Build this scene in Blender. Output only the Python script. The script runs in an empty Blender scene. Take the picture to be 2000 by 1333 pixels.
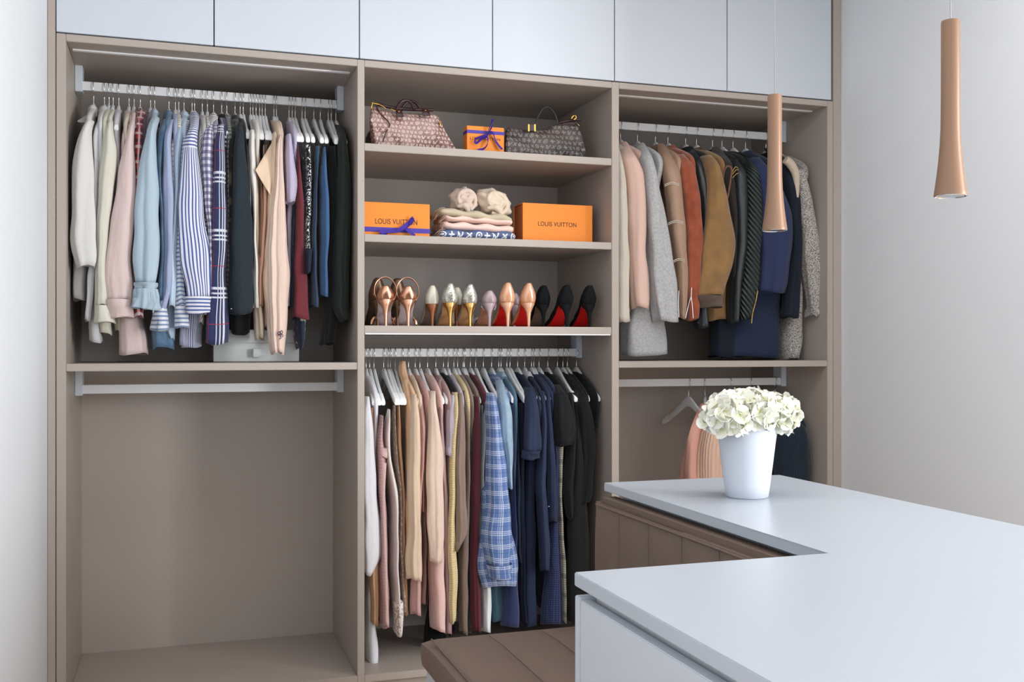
import bpy, bmesh, math, random
from mathutils import Vector, Matrix

# ------------------------------------------------------------------ camera, world, light
FPX, CX, HOR, H, D = 2006.0, 1000.0, 680.0, 1.2, 3.5      # focal length (px), centre, horizon row, eye height, distance to wardrobe
TH = math.radians(18.2)
scene = bpy.context.scene
col = scene.collection
cam = bpy.data.cameras.new('camera')
cam.sensor_width = 36.0
cam.lens = FPX / 2000 * 36
cam.shift_y = (HOR - 666.5) / 2000
cam.clip_start = .02
camo = bpy.data.objects.new('camera', cam)
camo.location = (0, 0, H)
camo.rotation_euler = (math.pi / 2, 0, -TH)
col.objects.link(camo)
scene.camera = camo
scene.view_settings.view_transform = 'Standard'
scene.view_settings.look = 'None'
scene.view_settings.exposure = .5
scene.view_settings.gamma = 1.0
scene.view_settings.use_curve_mapping = False
scene.cycles.max_bounces = 6
scene.cycles.glossy_bounces = 3
scene.cycles.transmission_bounces = 2
scene.cycles.caustics_reflective = False
scene.cycles.caustics_refractive = False

world = bpy.data.worlds.new('daylight')
scene.world = world
world.use_nodes = True
world.node_tree.nodes['Background'].inputs[0].default_value = (.88, .94, 1.0, 1)
world.node_tree.nodes['Background'].inputs[1].default_value = 1.6

def area(name, loc, rot, sx, sy, power, color):
    l = bpy.data.lights.new(name, 'AREA')
    l.shape = 'RECTANGLE'; l.size = sx; l.size_y = sy; l.energy = power; l.color = color
    o = bpy.data.objects.new(name, l); o.location = loc; o.rotation_euler = rot
    col.objects.link(o)
    return o
# daylight in the tall window of the room's right-hand side, beside the camera
area('window_daylight', (4.38, -.35, 1.4), (0, math.pi / 2, 0), 2.2, 1.1, 170, (.97, .985, 1.0))

# added fill light below the ceiling, out of view, to brighten the right side
area('added_ceiling_fill', (1.45, 2.05, 2.725), (0, 0, 0), 1.5, .5, 11, (1.0, .97, .94))

# ------------------------------------------------------------------ helpers
RAD = math.radians
def srgb(c):
    if isinstance(c, str):
        c = tuple(int(c[i:i + 2], 16) for i in (0, 2, 4))
    f = lambda v: v / 12.92 if v <= .04045 else ((v + .055) / 1.055) ** 2.4
    return tuple(f(v / 255.0) for v in c) + (1.0,)

def wx(px, Y):
    return Y * math.tan(TH + math.atan((px - CX) / FPX))
def wz(px, py, Y):
    ph = math.atan((px - CX) / FPX)
    return H + (HOR - py) / FPX * Y * math.cos(ph) / math.cos(TH + ph)
def at(px, py, Y):
    return Vector((wx(px, Y), Y, wz(px, py, Y)))

def link(o):
    col.objects.link(o)
    return o
def rootloc(p):
    v = Vector((0, 0, 0))
    while p:
        v = v + p.location
        p = p.parent
    return v
def tag(o, label=None, cat=None, group=None, kind=None):
    if label: o['label'] = label
    if cat: o['category'] = cat
    if group: o['group'] = group
    if kind: o['kind'] = kind
    return o
def thing(name, loc, label, cat, group=None):
    o = bpy.data.objects.new(name, None)
    o.empty_display_size = .05
    o.location = loc
    link(o)
    return tag(o, label, cat, group)
def mesh(name, vs, fs, mat, parent=None, loc=None, smooth=False, uvs=None, mats=None, mi=None, angle=None):
    """One mesh object; vertices come in world coordinates."""
    base = rootloc(parent) if parent else Vector(loc or (0, 0, 0))
    me = bpy.data.meshes.new(name)
    me.from_pydata([tuple(Vector(v) - base) for v in vs], [], fs)
    if uvs:
        ul = me.uv_layers.new(name='UVMap')
        flat = [c for f in uvs for uv in f for c in uv]
        ul.data.foreach_set('uv', flat)
    for m in (mats or [mat]):
        me.materials.append(m)
    if mi:
        me.polygons.foreach_set('material_index', mi)
    if smooth:
        me.polygons.foreach_set('use_smooth', [True] * len(me.polygons))
    if angle:
        me.set_sharp_from_angle(angle=RAD(angle))
    me.update()
    o = bpy.data.objects.new(name, me)
    if parent: o.parent = parent
    else: o.location = base
    return link(o)
def bm_obj(name, bm, mat, parent=None, loc=None, smooth=False):
    bm.normal_update()
    bm.verts.index_update()
    vs = [v.co.copy() for v in bm.verts]
    fs = [[v.index for v in f.verts] for f in bm.faces]
    bm.free()
    return mesh(name, vs, fs, mat, parent, loc, smooth, angle=40 if smooth else None)
def box(name, x0, x1, y0, y1, z0, z1, mat, parent=None, bev=.0015, loc=None):
    bm = bmesh.new()
    bmesh.ops.create_cube(bm, size=1)
    for v in bm.verts:
        v.co = Vector(((x0 + x1) / 2 + v.co.x * (x1 - x0), (y0 + y1) / 2 + v.co.y * (y1 - y0), (z0 + z1) / 2 + v.co.z * (z1 - z0)))
    if bev:
        bmesh.ops.bevel(bm, geom=list(bm.edges), offset=bev, segments=2, affect='EDGES')
    if loc is None and parent is None:
        loc = ((x0 + x1) / 2, (y0 + y1) / 2, z0)
    return bm_obj(name, bm, mat, parent, loc)
def prism(name, poly, z0, z1, mat, parent=None, bev=.0015, loc=None):
    bm = bmesh.new()
    lo = [bm.verts.new((x, y, z0)) for x, y in poly]
    hi = [bm.verts.new((x, y, z1)) for x, y in poly]
    n = len(poly)
    bm.faces.new(lo[::-1]); bm.faces.new(hi)
    for i in range(n):
        bm.faces.new((lo[i], lo[(i + 1) % n], hi[(i + 1) % n], hi[i]))
    if bev:
        bmesh.ops.bevel(bm, geom=list(bm.edges), offset=bev, segments=2, affect='EDGES')
    return bm_obj(name, bm, mat, parent, loc)
def lathe(name, prof, centre, mat, parent=None, n=40, loc=None):
    vs, fs = [], []
    cx, cy, cz = centre
    for r, z in prof:
        for j in range(n):
            a = 2 * math.pi * j / n
            vs.append((cx + r * math.cos(a), cy + r * math.sin(a), cz + z))
    for i in range(len(prof) - 1):
        for j in range(n):
            k = (j + 1) % n
            fs.append((i * n + j, i * n + k, (i + 1) * n + k, (i + 1) * n + j))
    fs.append(tuple(range(n))[::-1])
    fs.append(tuple((len(prof) - 1) * n + j for j in range(n)))
    return mesh(name, vs, fs, mat, parent, loc, True, angle=50)
def smooth_pts(pts, k=4):
    pts = [Vector(p) for p in pts]
    if len(pts) < 3: return pts
    out = []
    for i in range(len(pts) - 1):
        p0, p1, p2, p3 = pts[max(i - 1, 0)], pts[i], pts[i + 1], pts[min(i + 2, len(pts) - 1)]
        for q in range(k):
            t = q / k
            out.append(.5 * ((2 * p1) + (p2 - p0) * t + (2 * p0 - 5 * p1 + 4 * p2 - p3) * t * t + (3 * p1 - p0 - 3 * p2 + p3) * t ** 3))
    out.append(pts[-1])
    return out
def tube_geo(pts, r, n=7, flat=None):
    """Swept tube; flat=(a,b) gives an elliptic section with a along the frame's first axis."""
    vs, fs = [], []
    pts = [Vector(p) for p in pts]
    up = None
    m = len(pts)
    for i, p in enumerate(pts):
        t = (pts[min(i + 1, m - 1)] - pts[max(i - 1, 0)]).normalized()
        if up is None:
            up = Vector((0, 0, 1)) if abs(t.z) < .9 else Vector((0, 1, 0))
        u = (up - t * up.dot(t)).normalized()
        w = t.cross(u)
        up = u
        ra = r[i] if isinstance(r, (list, tuple)) else r
        fa, fb = flat if flat else (1, 1)
        for j in range(n):
            a = 2 * math.pi * j / n
            vs.append(p + u * (ra * fa * math.cos(a)) + w * (ra * fb * math.sin(a)))
    for i in range(m - 1):
        for j in range(n):
            k = (j + 1) % n
            fs.append((i * n + j, i * n + k, (i + 1) * n + k, (i + 1) * n + j))
    fs.append(tuple(range(n))[::-1]); fs.append(tuple((m - 1) * n + j for j in range(n)))
    return vs, fs
def tube(name, pts, r, mat, parent=None, n=7, k=4, flat=None, loc=None):
    sp = smooth_pts(pts, k)
    if isinstance(r, (list, tuple)):
        rr = []
        for i in range(len(sp)):
            t = i / (len(sp) - 1) * (len(r) - 1); a = int(min(t, len(r) - 2)); rr.append(r[a] + (r[a + 1] - r[a]) * (t - a))
        r = rr
    vs, fs = tube_geo(sp, r, n, flat)
    return mesh(name, vs, fs, mat, parent, loc or (tuple(sp[0]) if not parent else None), True, angle=60)
def joined_tubes(name, lines, r, mat, parent, n=5, k=3):
    vs, fs = [], []
    for pts in lines:
        v, f = tube_geo(smooth_pts(pts, k), r, n)
        o = len(vs); vs += v; fs += [tuple(i + o for i in q) for q in f]
    return mesh(name, vs, fs, mat, parent, None, True)
def ribbon(name, pts, width, mat, parent, thick=.0012, axis=(0, 1, 0), k=5):
    """A flat strip of cloth swept along pts; axis is the direction of its width."""
    sp = smooth_pts(pts, k)
    ax = Vector(axis).normalized()
    vs, fs = [], []
    for i, p in enumerate(sp):
        t = (sp[min(i + 1, len(sp) - 1)] - sp[max(i - 1, 0)]).normalized()
        w = (ax - t * ax.dot(t)).normalized()
        nn = t.cross(w)
        w = w * width / 2; nn = nn * thick / 2
        vs += [p + w + nn, p - w + nn, p - w - nn, p + w - nn]
    m = len(sp)
    for i in range(m - 1):
        for j in range(4):
            k2 = (j + 1) % 4
            fs.append((i * 4 + j, i * 4 + k2, (i + 1) * 4 + k2, (i + 1) * 4 + j))
    fs.append((3, 2, 1, 0)); fs.append(tuple((m - 1) * 4 + j for j in range(4)))
    return mesh(name, vs, fs, mat, parent, None, True, angle=50)

def resample(rows, step):
    L = [0]
    for a, b in zip(rows, rows[1:]):
        L.append(L[-1] + abs(a[0] - b[0]) + .25 * abs(a[3] - b[3]) + 1e-5)
    m = max(4, int(L[-1] / step))
    out = []
    k = 0
    for i in range(m + 1):
        s = L[-1] * i / m
        while k < len(L) - 2 and L[k + 1] < s: k += 1
        t = (s - L[k]) / (L[k + 1] - L[k])
        out.append([rows[k][q] + (rows[k + 1][q] - rows[k][q]) * t for q in range(5)])
    for _ in range(2):
        o2 = [r[:] for r in out]
        for i in range(1, m):
            for q in range(5):
                o2[i][q] = (out[i - 1][q] + 2 * out[i][q] + out[i + 1][q]) / 4
        out = o2
    return out
def loft(name, rows, mat, parent, n=44, crease=.18, ex=2.2, fold=.09, seed=0, wave=0., hem=.005, taper=0., step=.018, mats=None, zsplit=None, freqs=(3, 5, 8), hollow=.03, grow=.35, top_open=False):
    """Cloth tube through rows (z, x_left, x_right, y_front, y_back), top to bottom, with vertical folds."""
    R = random.Random(seed * 7919 + 13)
    rs = resample(rows, step)
    m = len(rs)
    ph = [R.uniform(0, 6.28) for _ in freqs]
    dr = [R.uniform(-2.2, 2.2) for _ in freqs]
    am = [R.uniform(.5, 1) / (1 + .25 * i) for i in range(len(freqs))]
    wp, wk = R.uniform(0, 6.28), R.uniform(22, 40)
    hp = R.uniform(0, 6.28)
    cr = [(R.uniform(0, 6.28), R.uniform(-1.5, 1.5), R.uniform(14, 40), R.uniform(.4, 1), R.uniform(0, .5)) for _ in range(7)] if crease else []
    jt = [(R.uniform(0, 6.28), R.uniform(0, 6.28)) for _ in range(2)]
    per = 2.4 * sum((r[2] - r[1]) + (r[4] - r[3]) for r in rs) / m / 1.2
    vs, fs, uv, mi = [], [], [], []
    ln = 0
    lens = []
    for i, (z, xl, xr, y0, y1) in enumerate(rs):
        v = i / (m - 1)
        if i: ln += abs(z - rs[i - 1][0]) + .5 * abs(y0 - rs[i - 1][3])
        lens.append(ln)
        g = grow + (1 - grow) * min(1, v * 1.3)
        xc, hx, yc, hy = (xl + xr) / 2, (xr - xl) / 2, (y0 + y1) / 2, (y1 - y0) / 2
        if crease:
            xc += .0016 * g * math.sin(19 * ln + jt[0][0]) + .001 * g * math.sin(43 * ln + jt[0][1])
            hx *= 1 + .05 * g * math.sin(27 * ln + jt[1][0])
        for j in range(n):
            a = math.pi / 2 + 2 * math.pi * j / n
            c, s = math.cos(a), math.sin(a)
            ce = math.copysign(abs(c) ** (2 / ex), c); se = math.copysign(abs(s) ** (2 / ex), s)
            F = fold * g * sum(am[q] * math.sin(f * a + ph[q] + dr[q] * v) for q, f in enumerate(freqs))
            for (ca, cd, ck, cm, cs) in cr:
                if v > cs: F -= crease * cm * min(1, (v - cs) * 2.5) * max(0, math.cos((a - ca - cd * v) / 2)) ** ck
            tp = 1 - taper * (se + 1) / 2
            y = yc + hy * se * (1 + .6 * F)
            x = xc + hx * ce * (1 + F) * tp + wave * g * math.sin(wk * y + wp + 2 * v)
            vs.append((x, y, z + hem * v ** 8 * math.sin(2 * a + hp)))
    def ring(scale, dz):
        b = (m - 1) * n
        cx = sum(vs[b + j][0] for j in range(n)) / n; cy = sum(vs[b + j][1] for j in range(n)) / n
        for j in range(n):
            x, y, z = vs[b + j]
            vs.append((cx + (x - cx) * scale, cy + (y - cy) * scale, z + dz))
    rings = m
    if hollow:
        ring(.93, .0); ring(.86, hollow); rings += 2; lens += [ln + .004, ln + hollow]
    for i in range(rings - 1):
        sec = 1 if (mats and zsplit is not None and i < m and rs[min(i, m - 1)][0] > zsplit) else 0
        for j in range(n):
            k = (j + 1) % n
            fs.append((i * n + j, i * n + k, (i + 1) * n + k, (i + 1) * n + j))
            u0, u1 = j / n * per, (j + 1) / n * per
            uv.append(((u0, -lens[i]), (u1, -lens[i]), (u1, -lens[i + 1]), (u0, -lens[i + 1])))
            mi.append(sec)
    if not top_open:
        fs.append(tuple(range(n))[::-1]); uv.append(tuple((0, 0) for _ in range(n))); mi.append(0)
    fs.append(tuple((rings - 1) * n + j for j in range(n))); uv.append(tuple((0, -ln) for _ in range(n))); mi.append(0)
    return mesh(name, vs, fs, mat, parent, None, True, uv, mats=mats, mi=mi if mats else None)

# ------------------------------------------------------------------ materials
class NT:
    """Small expression helper around a node tree."""
    def __init__(s, name):
        s.m = bpy.data.materials.new(name); s.m.use_nodes = True
        s.t = s.m.node_tree; s.b = s.t.nodes['Principled BSDF']
    def n(s, kind, **kw):
        o = s.t.nodes.new(kind)
        for k, v in kw.items(): setattr(o, k, v)
        return o
    def set(s, inp, v):
        if hasattr(v, 'links') or isinstance(v, bpy.types.NodeSocket): s.t.links.new(v, inp)
        else: inp.default_value = v
    def math(s, op, a, b=0., c=0.):
        o = s.n('ShaderNodeMath', operation=op)
        for i, v in enumerate((a, b, c)): s.set(o.inputs[i], v)
        return o.outputs[0]
    def mix(s, f, a, b):
        o = s.n('ShaderNodeMix', data_type='RGBA')
        s.set(o.inputs[0], f); s.set(o.inputs[6], a); s.set(o.inputs[7], b)
        return o.outputs[2]
    def noise(s, scale, detail=3., vec=None, rough=.5):
        o = s.n('ShaderNodeTexNoise'); o.inputs['Scale'].default_value = scale; o.inputs['Detail'].default_value = detail; o.inputs['Roughness'].default_value = rough
        if vec is not None: s.t.links.new(vec, o.inputs['Vector'])
        return o.outputs['Fac']
    def ramp(s, f, lo, hi):
        o = s.n('ShaderNodeMapRange'); s.set(o.inputs[0], f); o.inputs[1].default_value = lo; o.inputs[2].default_value = hi
        return o.outputs[0]
    def coord(s, which='Object'):
        return s.n('ShaderNodeTexCoord').outputs[which]
    def bump(s, h, strength=.2, dist=.01, prev=None):
        o = s.n('ShaderNodeBump'); o.inputs['Strength'].default_value = strength; o.inputs['Distance'].default_value = dist
        s.set(o.inputs['Height'], h)
        if prev is not None: s.set(o.inputs['Normal'], prev)
        return o.outputs[0]

def plain(name, c, rough=.5, metal=0., spec=.5, coat=0., grain=0., var=0.):
    t = NT(name)
    base = srgb(c)
    b = t.b
    if var:
        f = t.noise(6, 3, t.coord())
        t.set(b.inputs['Base Color'], t.mix(t.math('MULTIPLY', f, var), base, tuple(v * .75 for v in base[:3]) + (1,)))
    else:
        b.inputs['Base Color'].default_value = base
    b.inputs['Roughness'].default_value = rough
    b.inputs['Metallic'].default_value = metal
    b.inputs['Specular IOR Level'].default_value = spec
    b.inputs['Coat Weight'].default_value = coat
    if grain:
        t.set(b.inputs['Normal'], t.bump(t.noise(350, 2, t.coord()), grain, .001))
    return t.m

def fab(name, c, lines=(), rough=.85, sheen=.15, wrinkle=.5, weave=.12, spec=.25, spot=None, wscale=16, metal=0., ribs=None, seq=None, dots=None):
    """Cloth: base colour, woven/printed lines (axis, per metre, offset, width, colour, alpha), mottling spot=(colour, scale, lo, hi), ribs=(axis, per metre)."""
    t = NT(name)
    b = t.b
    uvn = t.n('ShaderNodeUVMap')
    sx = t.n('ShaderNodeSeparateXYZ'); t.t.links.new(uvn.outputs[0], sx.inputs[0])
    U, V = sx.outputs[0], sx.outputs[1]
    ob = t.coord()
    cur = srgb(c)
    if spot:
        for (c2, sc, lo, hi) in (spot if isinstance(spot, list) else [spot]):
            cur = t.mix(t.ramp(t.noise(sc, 2, ob), lo, hi), cur, srgb(c2))
    for ln in lines:
        ax, fr, off, wd, c2 = ln[:5]
        al = ln[5] if len(ln) > 5 else 1.
        src = {'u': U, 'v': V}.get(ax)
        if ax == 'd': src = t.math('ADD', U, V)
        if ax == 'e': src = t.math('SUBTRACT', U, V)
        f = t.math('LESS_THAN', t.math('FRACT', t.math('MULTIPLY_ADD', src, fr, off)), wd)
        if al < 1: f = t.math('MULTIPLY', f, al)
        cur = t.mix(f, cur, srgb(c2))
    if dots:
        vo = t.n('ShaderNodeTexVoronoi'); vo.voronoi_dimensions = '2D'; vo.inputs['Scale'].default_value = dots[1]; vo.inputs['Randomness'].default_value = .12
        t.t.links.new(uvn.outputs[0], vo.inputs['Vector'])
        cur = t.mix(t.math('LESS_THAN', vo.outputs['Distance'], dots[2]), cur, srgb(dots[0]))
    t.set(b.inputs['Base Color'], cur)
    b.inputs['Roughness'].default_value = rough
    b.inputs['Metallic'].default_value = metal
    b.inputs['Specular IOR Level'].default_value = spec
    b.inputs['Sheen Weight'].default_value = sheen
    b.inputs['Sheen Roughness'].default_value = .5
    mp = t.n('ShaderNodeMapping'); mp.inputs['Scale'].default_value = (1, 1, .35)
    t.t.links.new(ob, mp.inputs[0])
    nrm = t.bump(t.noise(wscale, 3, mp.outputs[0]), wrinkle, .02)
    if weave: nrm = t.bump(t.noise(420, 2, ob), weave, .002, nrm)
    if ribs:
        ax, fr, amt = ribs
        w = t.math('ABSOLUTE', t.math('SINE', t.math('MULTIPLY', {'u': U, 'v': V, 'd': None}.get(ax) or t.math('ADD', U, V), fr * math.pi)))
        nrm = t.bump(w, amt, .006, nrm)
    if seq:
        vo = t.n('ShaderNodeTexVoronoi'); vo.inputs['Scale'].default_value = seq
        t.t.links.new(ob, vo.inputs['Vector'])
        sc = t.n('ShaderNodeSeparateColor'); t.t.links.new(vo.outputs['Color'], sc.inputs[0])
        t.set(b.inputs['Base Color'], t.mix(t.math('GREATER_THAN', sc.outputs[0], .72), cur, srgb('e8ecee')))
        b.inputs['Roughness'].default_value = .35
    t.set(b.inputs['Normal'], nrm)
    return t.m

def monogram(name, base, mark, cells, spot=None, rough=.55, mapping='Object', alpha=.8):
    """Leather or cloth printed all over with small letters, rings and four-petalled flowers."""
    t = NT(name)
    b = t.b
    ob = t.coord()
    if mapping == 'UV':
        uvn = t.n('ShaderNodeUVMap'); src = uvn.outputs[0]
        sp = t.n('ShaderNodeSeparateXYZ'); t.t.links.new(src, sp.inputs[0]); A, Bv = sp.outputs[0], sp.outputs[1]
    else:
        sp = t.n('ShaderNodeSeparateXYZ'); t.t.links.new(ob, sp.inputs[0]); A = t.math('MULTIPLY_ADD', sp.outputs[1], .6, sp.outputs[0]); Bv = sp.outputs[2]
    M = t.math
    y = M('MULTIPLY', Bv, cells)
    j = M('FLOOR', y)
    x = M('ADD', M('MULTIPLY', A, cells), M('MULTIPLY', j, .5))
    i = M('FLOOR', x)
    fx = M('SUBTRACT', M('FRACT', x), .5); fy = M('SUBTRACT', M('FRACT', y), .5)
    r = M('SQRT', M('ADD', M('MULTIPLY', fx, fx), M('MULTIPLY', fy, fy)))
    th = M('ARCTAN2', fy, fx)
    flower = M('LESS_THAN', r, M('MULTIPLY_ADD', M('COSINE', M('MULTIPLY', th, 4)), .14, .24))
    star = M('LESS_THAN', r, M('MULTIPLY_ADD', M('COSINE', M('MULTIPLY', M('ADD', th, .785), 4)), .15, .22))
    ring = M('MAXIMUM', M('LESS_THAN', M('ABSOLUTE', M('SUBTRACT', r, .3)), .07), M('LESS_THAN', r, .12))
    ax = M('ABSOLUTE', fx); ay = M('ABSOLUTE', fy)
    vee = M('MULTIPLY', M('LESS_THAN', M('ABSOLUTE', M('SUBTRACT', M('ABSOLUTE', M('SUBTRACT', fx, .08)), M('MULTIPLY', M('ADD', fy, .33), .42))), .075), M('LESS_THAN', ay, .36))
    ell = M('MAXIMUM', M('MULTIPLY', M('LESS_THAN', M('ABSOLUTE', M('ADD', fx, .22)), .05), M('LESS_THAN', M('ABSOLUTE', M('ADD', fy, .05)), .33)),
            M('MULTIPLY', M('LESS_THAN', M('ABSOLUTE', M('ADD', fy, .34)), .05), M('LESS_THAN', M('ABSOLUTE', M('ADD', fx, .08)), .2)))
    lv = M('MAXIMUM', vee, ell)
    k = M('MODULO', M('ADD', M('ADD', i, M('MULTIPLY', j, 2)), 4000), 4)
    pick = lambda q, s: M('MULTIPLY', M('COMPARE', k, q, .25), s)
    f = M('MAXIMUM', M('MAXIMUM', pick(0, lv), pick(1, star)), M('MAXIMUM', pick(2, ring), pick(3, flower)))
    cur = srgb(base)
    if spot: cur = t.mix(t.ramp(t.noise(spot[1], 2, ob), spot[2], spot[3]), cur, srgb(spot[0]))
    t.set(b.inputs['Base Color'], t.mix(M('MULTIPLY', f, alpha), cur, srgb(mark)))
    b.inputs['Roughness'].default_value = rough
    t.set(b.inputs['Normal'], t.bump(t.noise(14, 3, ob), .35, .02))
    return t.m

def panel(name, c, rough=.45, spec=.4):
    """Lacquered board with very faint unevenness."""
    t = NT(name)
    b = t.b
    b.inputs['Base Color'].default_value = srgb(c)
    n1 = t.noise(900, 2, t.coord())
    t.set(b.inputs['Roughness'], t.math('MULTIPLY_ADD', n1, .08, rough - .04))
    b.inputs['Specular IOR Level'].default_value = spec
    t.set(b.inputs['Normal'], t.bump(n1, .03, .001))
    return t.m

M_taupe = panel('taupe_lacquer', 'aba198')
M_white = panel('white_lacquer', 'c6cdd6', .38)
M_top = panel('worktop_white', 'b8c0ca', .3)
M_wall = plain('wall_paint', 'dde1e5', .9, spec=.2, grain=.05)
M_ceil = plain('ceiling_paint', 'e8e8e8', .9, spec=.2)
M_rail = plain('rail_white', 'dedfe0', .4, spec=.4)
M_bracket = plain('bracket_white', 'c9d0d8', .4)
M_led = plain('led_cover', 'f0f0f0', .5)
M_hang = plain('hanger_white', 'e2e4e6', .45, spec=.35)
M_tip = plain('hanger_pad', 'f4f5f6', .5)
M_chrome = plain('chrome', 'd8d8d8', .18, 1.)
M_gold = plain('gold_metal', 'd9b25e', .25, 1.)
M_leather = plain('bench_leather', '75645a', .55, spec=.35, grain=.25, var=.15)
M_copper = plain('copper_satin', '8c6d57', .4, .25, spec=.5)
M_dark = plain('dark_gap', '30302f', .8)

# ------------------------------------------------------------------ room shell
XL, XR = wx(92, D), wx(1643, D)
YB = 4.08                                  # face of the wardrobe backs
def struct(o):
    o['kind'] = 'structure'
    return o
M_floor = NT('oak_floor')
_u = M_floor.coord()
_mp = M_floor.n('ShaderNodeMapping'); _mp.inputs['Scale'].default_value = (1, 12, 1); M_floor.t.links.new(_u, _mp.inputs[0])
M_floor.set(M_floor.b.inputs['Base Color'], M_floor.mix(M_floor.noise(5, 4, _mp.outputs[0]), srgb('c8a682'), srgb('a98460')))
M_floor.b.inputs['Roughness'].default_value = .45
M_floor = M_floor.m
XW = 4.3                                   # the room widens beside the camera up to its window wall
struct(box('floor', XL - .1, XW + .12, -2.6, 4.2, -.06, 0, M_floor, bev=0))
ceil_ = struct(box('ceiling', XL - .1, XW + .12, -2.6, 4.2, 2.76, 2.84, M_ceil, bev=0))
struct(box('wall_left', XL - .12, XL, -2.6, 4.2, 0, 2.76, M_wall, bev=0))
struct(box('wall_back', XL, XR, 4.1, 4.2, 0, 2.76, M_wall, bev=0))
struct(box('wall_right', XR, XW, 2.05, 4.2, 0, 2.76, M_wall, bev=0))
wr = bpy.data.objects.new('wall_window', None); link(wr); wr['kind'] = 'structure'
for (y0, y1, z0, z1) in ((.2, 2.05, 0, 2.76), (-2.6, -.9, 0, 2.76), (-.9, .2, 0, .3), (-.9, .2, 2.5, 2.76)):
    box('wall_section', XW, XW + .12, y0, y1, z0, z1, M_wall, wr, bev=0)
wf = bpy.data.objects.new('window_1', None); link(wf); wf['kind'] = 'structure'
for (y0, y1, z0, z1) in ((-.9, -.86, .3, 2.5), (.16, .2, .3, 2.5), (-.86, .16, .3, .34), (-.86, .16, 2.46, 2.5)):
    box('window_frame', XW + .02, XW + .06, y0, y1, z0, z1, M_white, wf)

box('fill_light_housing', .68, 2.22, 1.78, 2.32, 2.728, 2.76, M_white, ceil_)  # unseen housing added to hold the fill light
# ------------------------------------------------------------------ built-in wardrobe
ZB, ZT = .078, 2.164
xi = [wx(129, D), wx(698, D), wx(712, D), wx(1195, D), wx(1209, D), wx(1616, D)]
struct(box('trim_1', XL + .0005, wx(109, D) - .001, D, D + .02, 0, 2.76, M_taupe))
struct(box('trim_2', wx(1627.5, D), XR - .0005, D, D + .02, 0, 2.76, M_taupe))
def rail(parent, x0, x1, zt, y=3.8, br=(True, True), up=.06):
    r = box('clothes_rail', x0, x1, y - .0075, y + .0075, zt - .03, zt, M_rail, parent, .001)
    for s, xx in ((0, x0), (1, x1)):
        if not br[s]: continue
        a, b = (xx, xx + .024) if s == 0 else (xx - .024, xx)
        box('rail_bracket', a, b, y - .012, y + .05, zt - .036, zt + up, M_bracket, r, .001)
    return r
def unit(label, x0, x1, xl, xr, left, right):
    t = thing('wardrobe_unit', ((x0 + x1) / 2, D, 0), label, 'wardrobe', 'wardrobe bays')
    if left: box('side_panel', xl, x0, D, YB, .0, 2.187, M_taupe, t)
    if right: box('side_panel', x1, xr, D, YB, .0, 2.187, M_taupe, t)
    box('top_board', x0, x1, D, YB, ZT, 2.187, M_taupe, t)
    box('bottom_board', x0, x1, D, YB, ZB - .026, ZB, M_taupe, t)
    box('plinth', x0, x1, D + .03, D + .05, 0, ZB - .026, M_taupe, t)
    box('back_panel', x0, x1, YB - .012, YB, ZB, ZT, M_taupe, t, 0)
    return t
def led(t, x0, x1, z, y=3.583):
    box('light_strip', x0 + .012, x1 - .012, y, y + .017, z - .004, z + .001, M_led, t, 0)
uL = unit('left open bay of the taupe wardrobe with shirts above an empty space', xi[0], xi[1], wx(109.8, D), 0, 1, 0)
box('shelf', xi[0], xi[1], D + .002, YB - .012, 1.126, 1.15, M_taupe, uL)
rail(uL, xi[0] + .001, xi[1] - .001, 2.112)
rail(uL, xi[0] + .001, xi[1] - .001, 1.073, up=.053)
led(uL, xi[0], xi[1], ZT)
uC = unit('middle bay of the taupe wardrobe with bag, box and shoe shelves', xi[2], xi[3], xi[1], xi[4], 1, 1)
for zz in (1.903, 1.591, 1.277):
    box('shelf', xi[2], xi[3], D + .002, YB - .012, zz - .026, zz, M_taupe, uC)
box('light_strip', xi[2] + .003, xi[3] - .003, D + .004, D + .02, 1.2465, 1.252, M_led, uC, 0)
rail(uC, xi[2] + .001, xi[3] - .001, 1.197, up=.053)
uR = unit('right open bay of the taupe wardrobe with jackets behind the pendants', xi[4], xi[5], 0, wx(1627, D), 0, 1)
box('shelf', xi[4], xi[5], D + .002, YB - .012, 1.126, 1.15, M_taupe, uR)
rail(uR, xi[4] + .001, xi[5] - .001, 2.112)
rail(uR, xi[4] + .001, xi[5] - .001, 1.073, up=.053)
led(uR, xi[4], xi[5], ZT)
dx = [109, 418, 702, 962, 1200, 1420, 1624]
for k, lab in enumerate(('left pair of flat white cupboard doors above the shirts bay', 'middle pair of flat white cupboard doors above the handbag shelf', 'right pair of flat white cupboard doors above the jackets bay')):
    a, b = wx(dx[2 * k], D), wx(dx[2 * k + 2], D)
    t = thing('upper_cabinet', ((a + b) / 2, D, 2.19), lab, 'cupboard', 'upper cupboards')
    box('cabinet_body', a + .0005, b - .0005, D + .024, YB, 2.188, 2.74, M_dark, t, 0)
    for q in (0, 1):
        box('door', wx(dx[2 * k + q], D) + .0018, wx(dx[2 * k + q + 1], D) - .0018, D - .001, D + .02, 2.1915, 2.74, M_white, t, .001)

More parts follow.
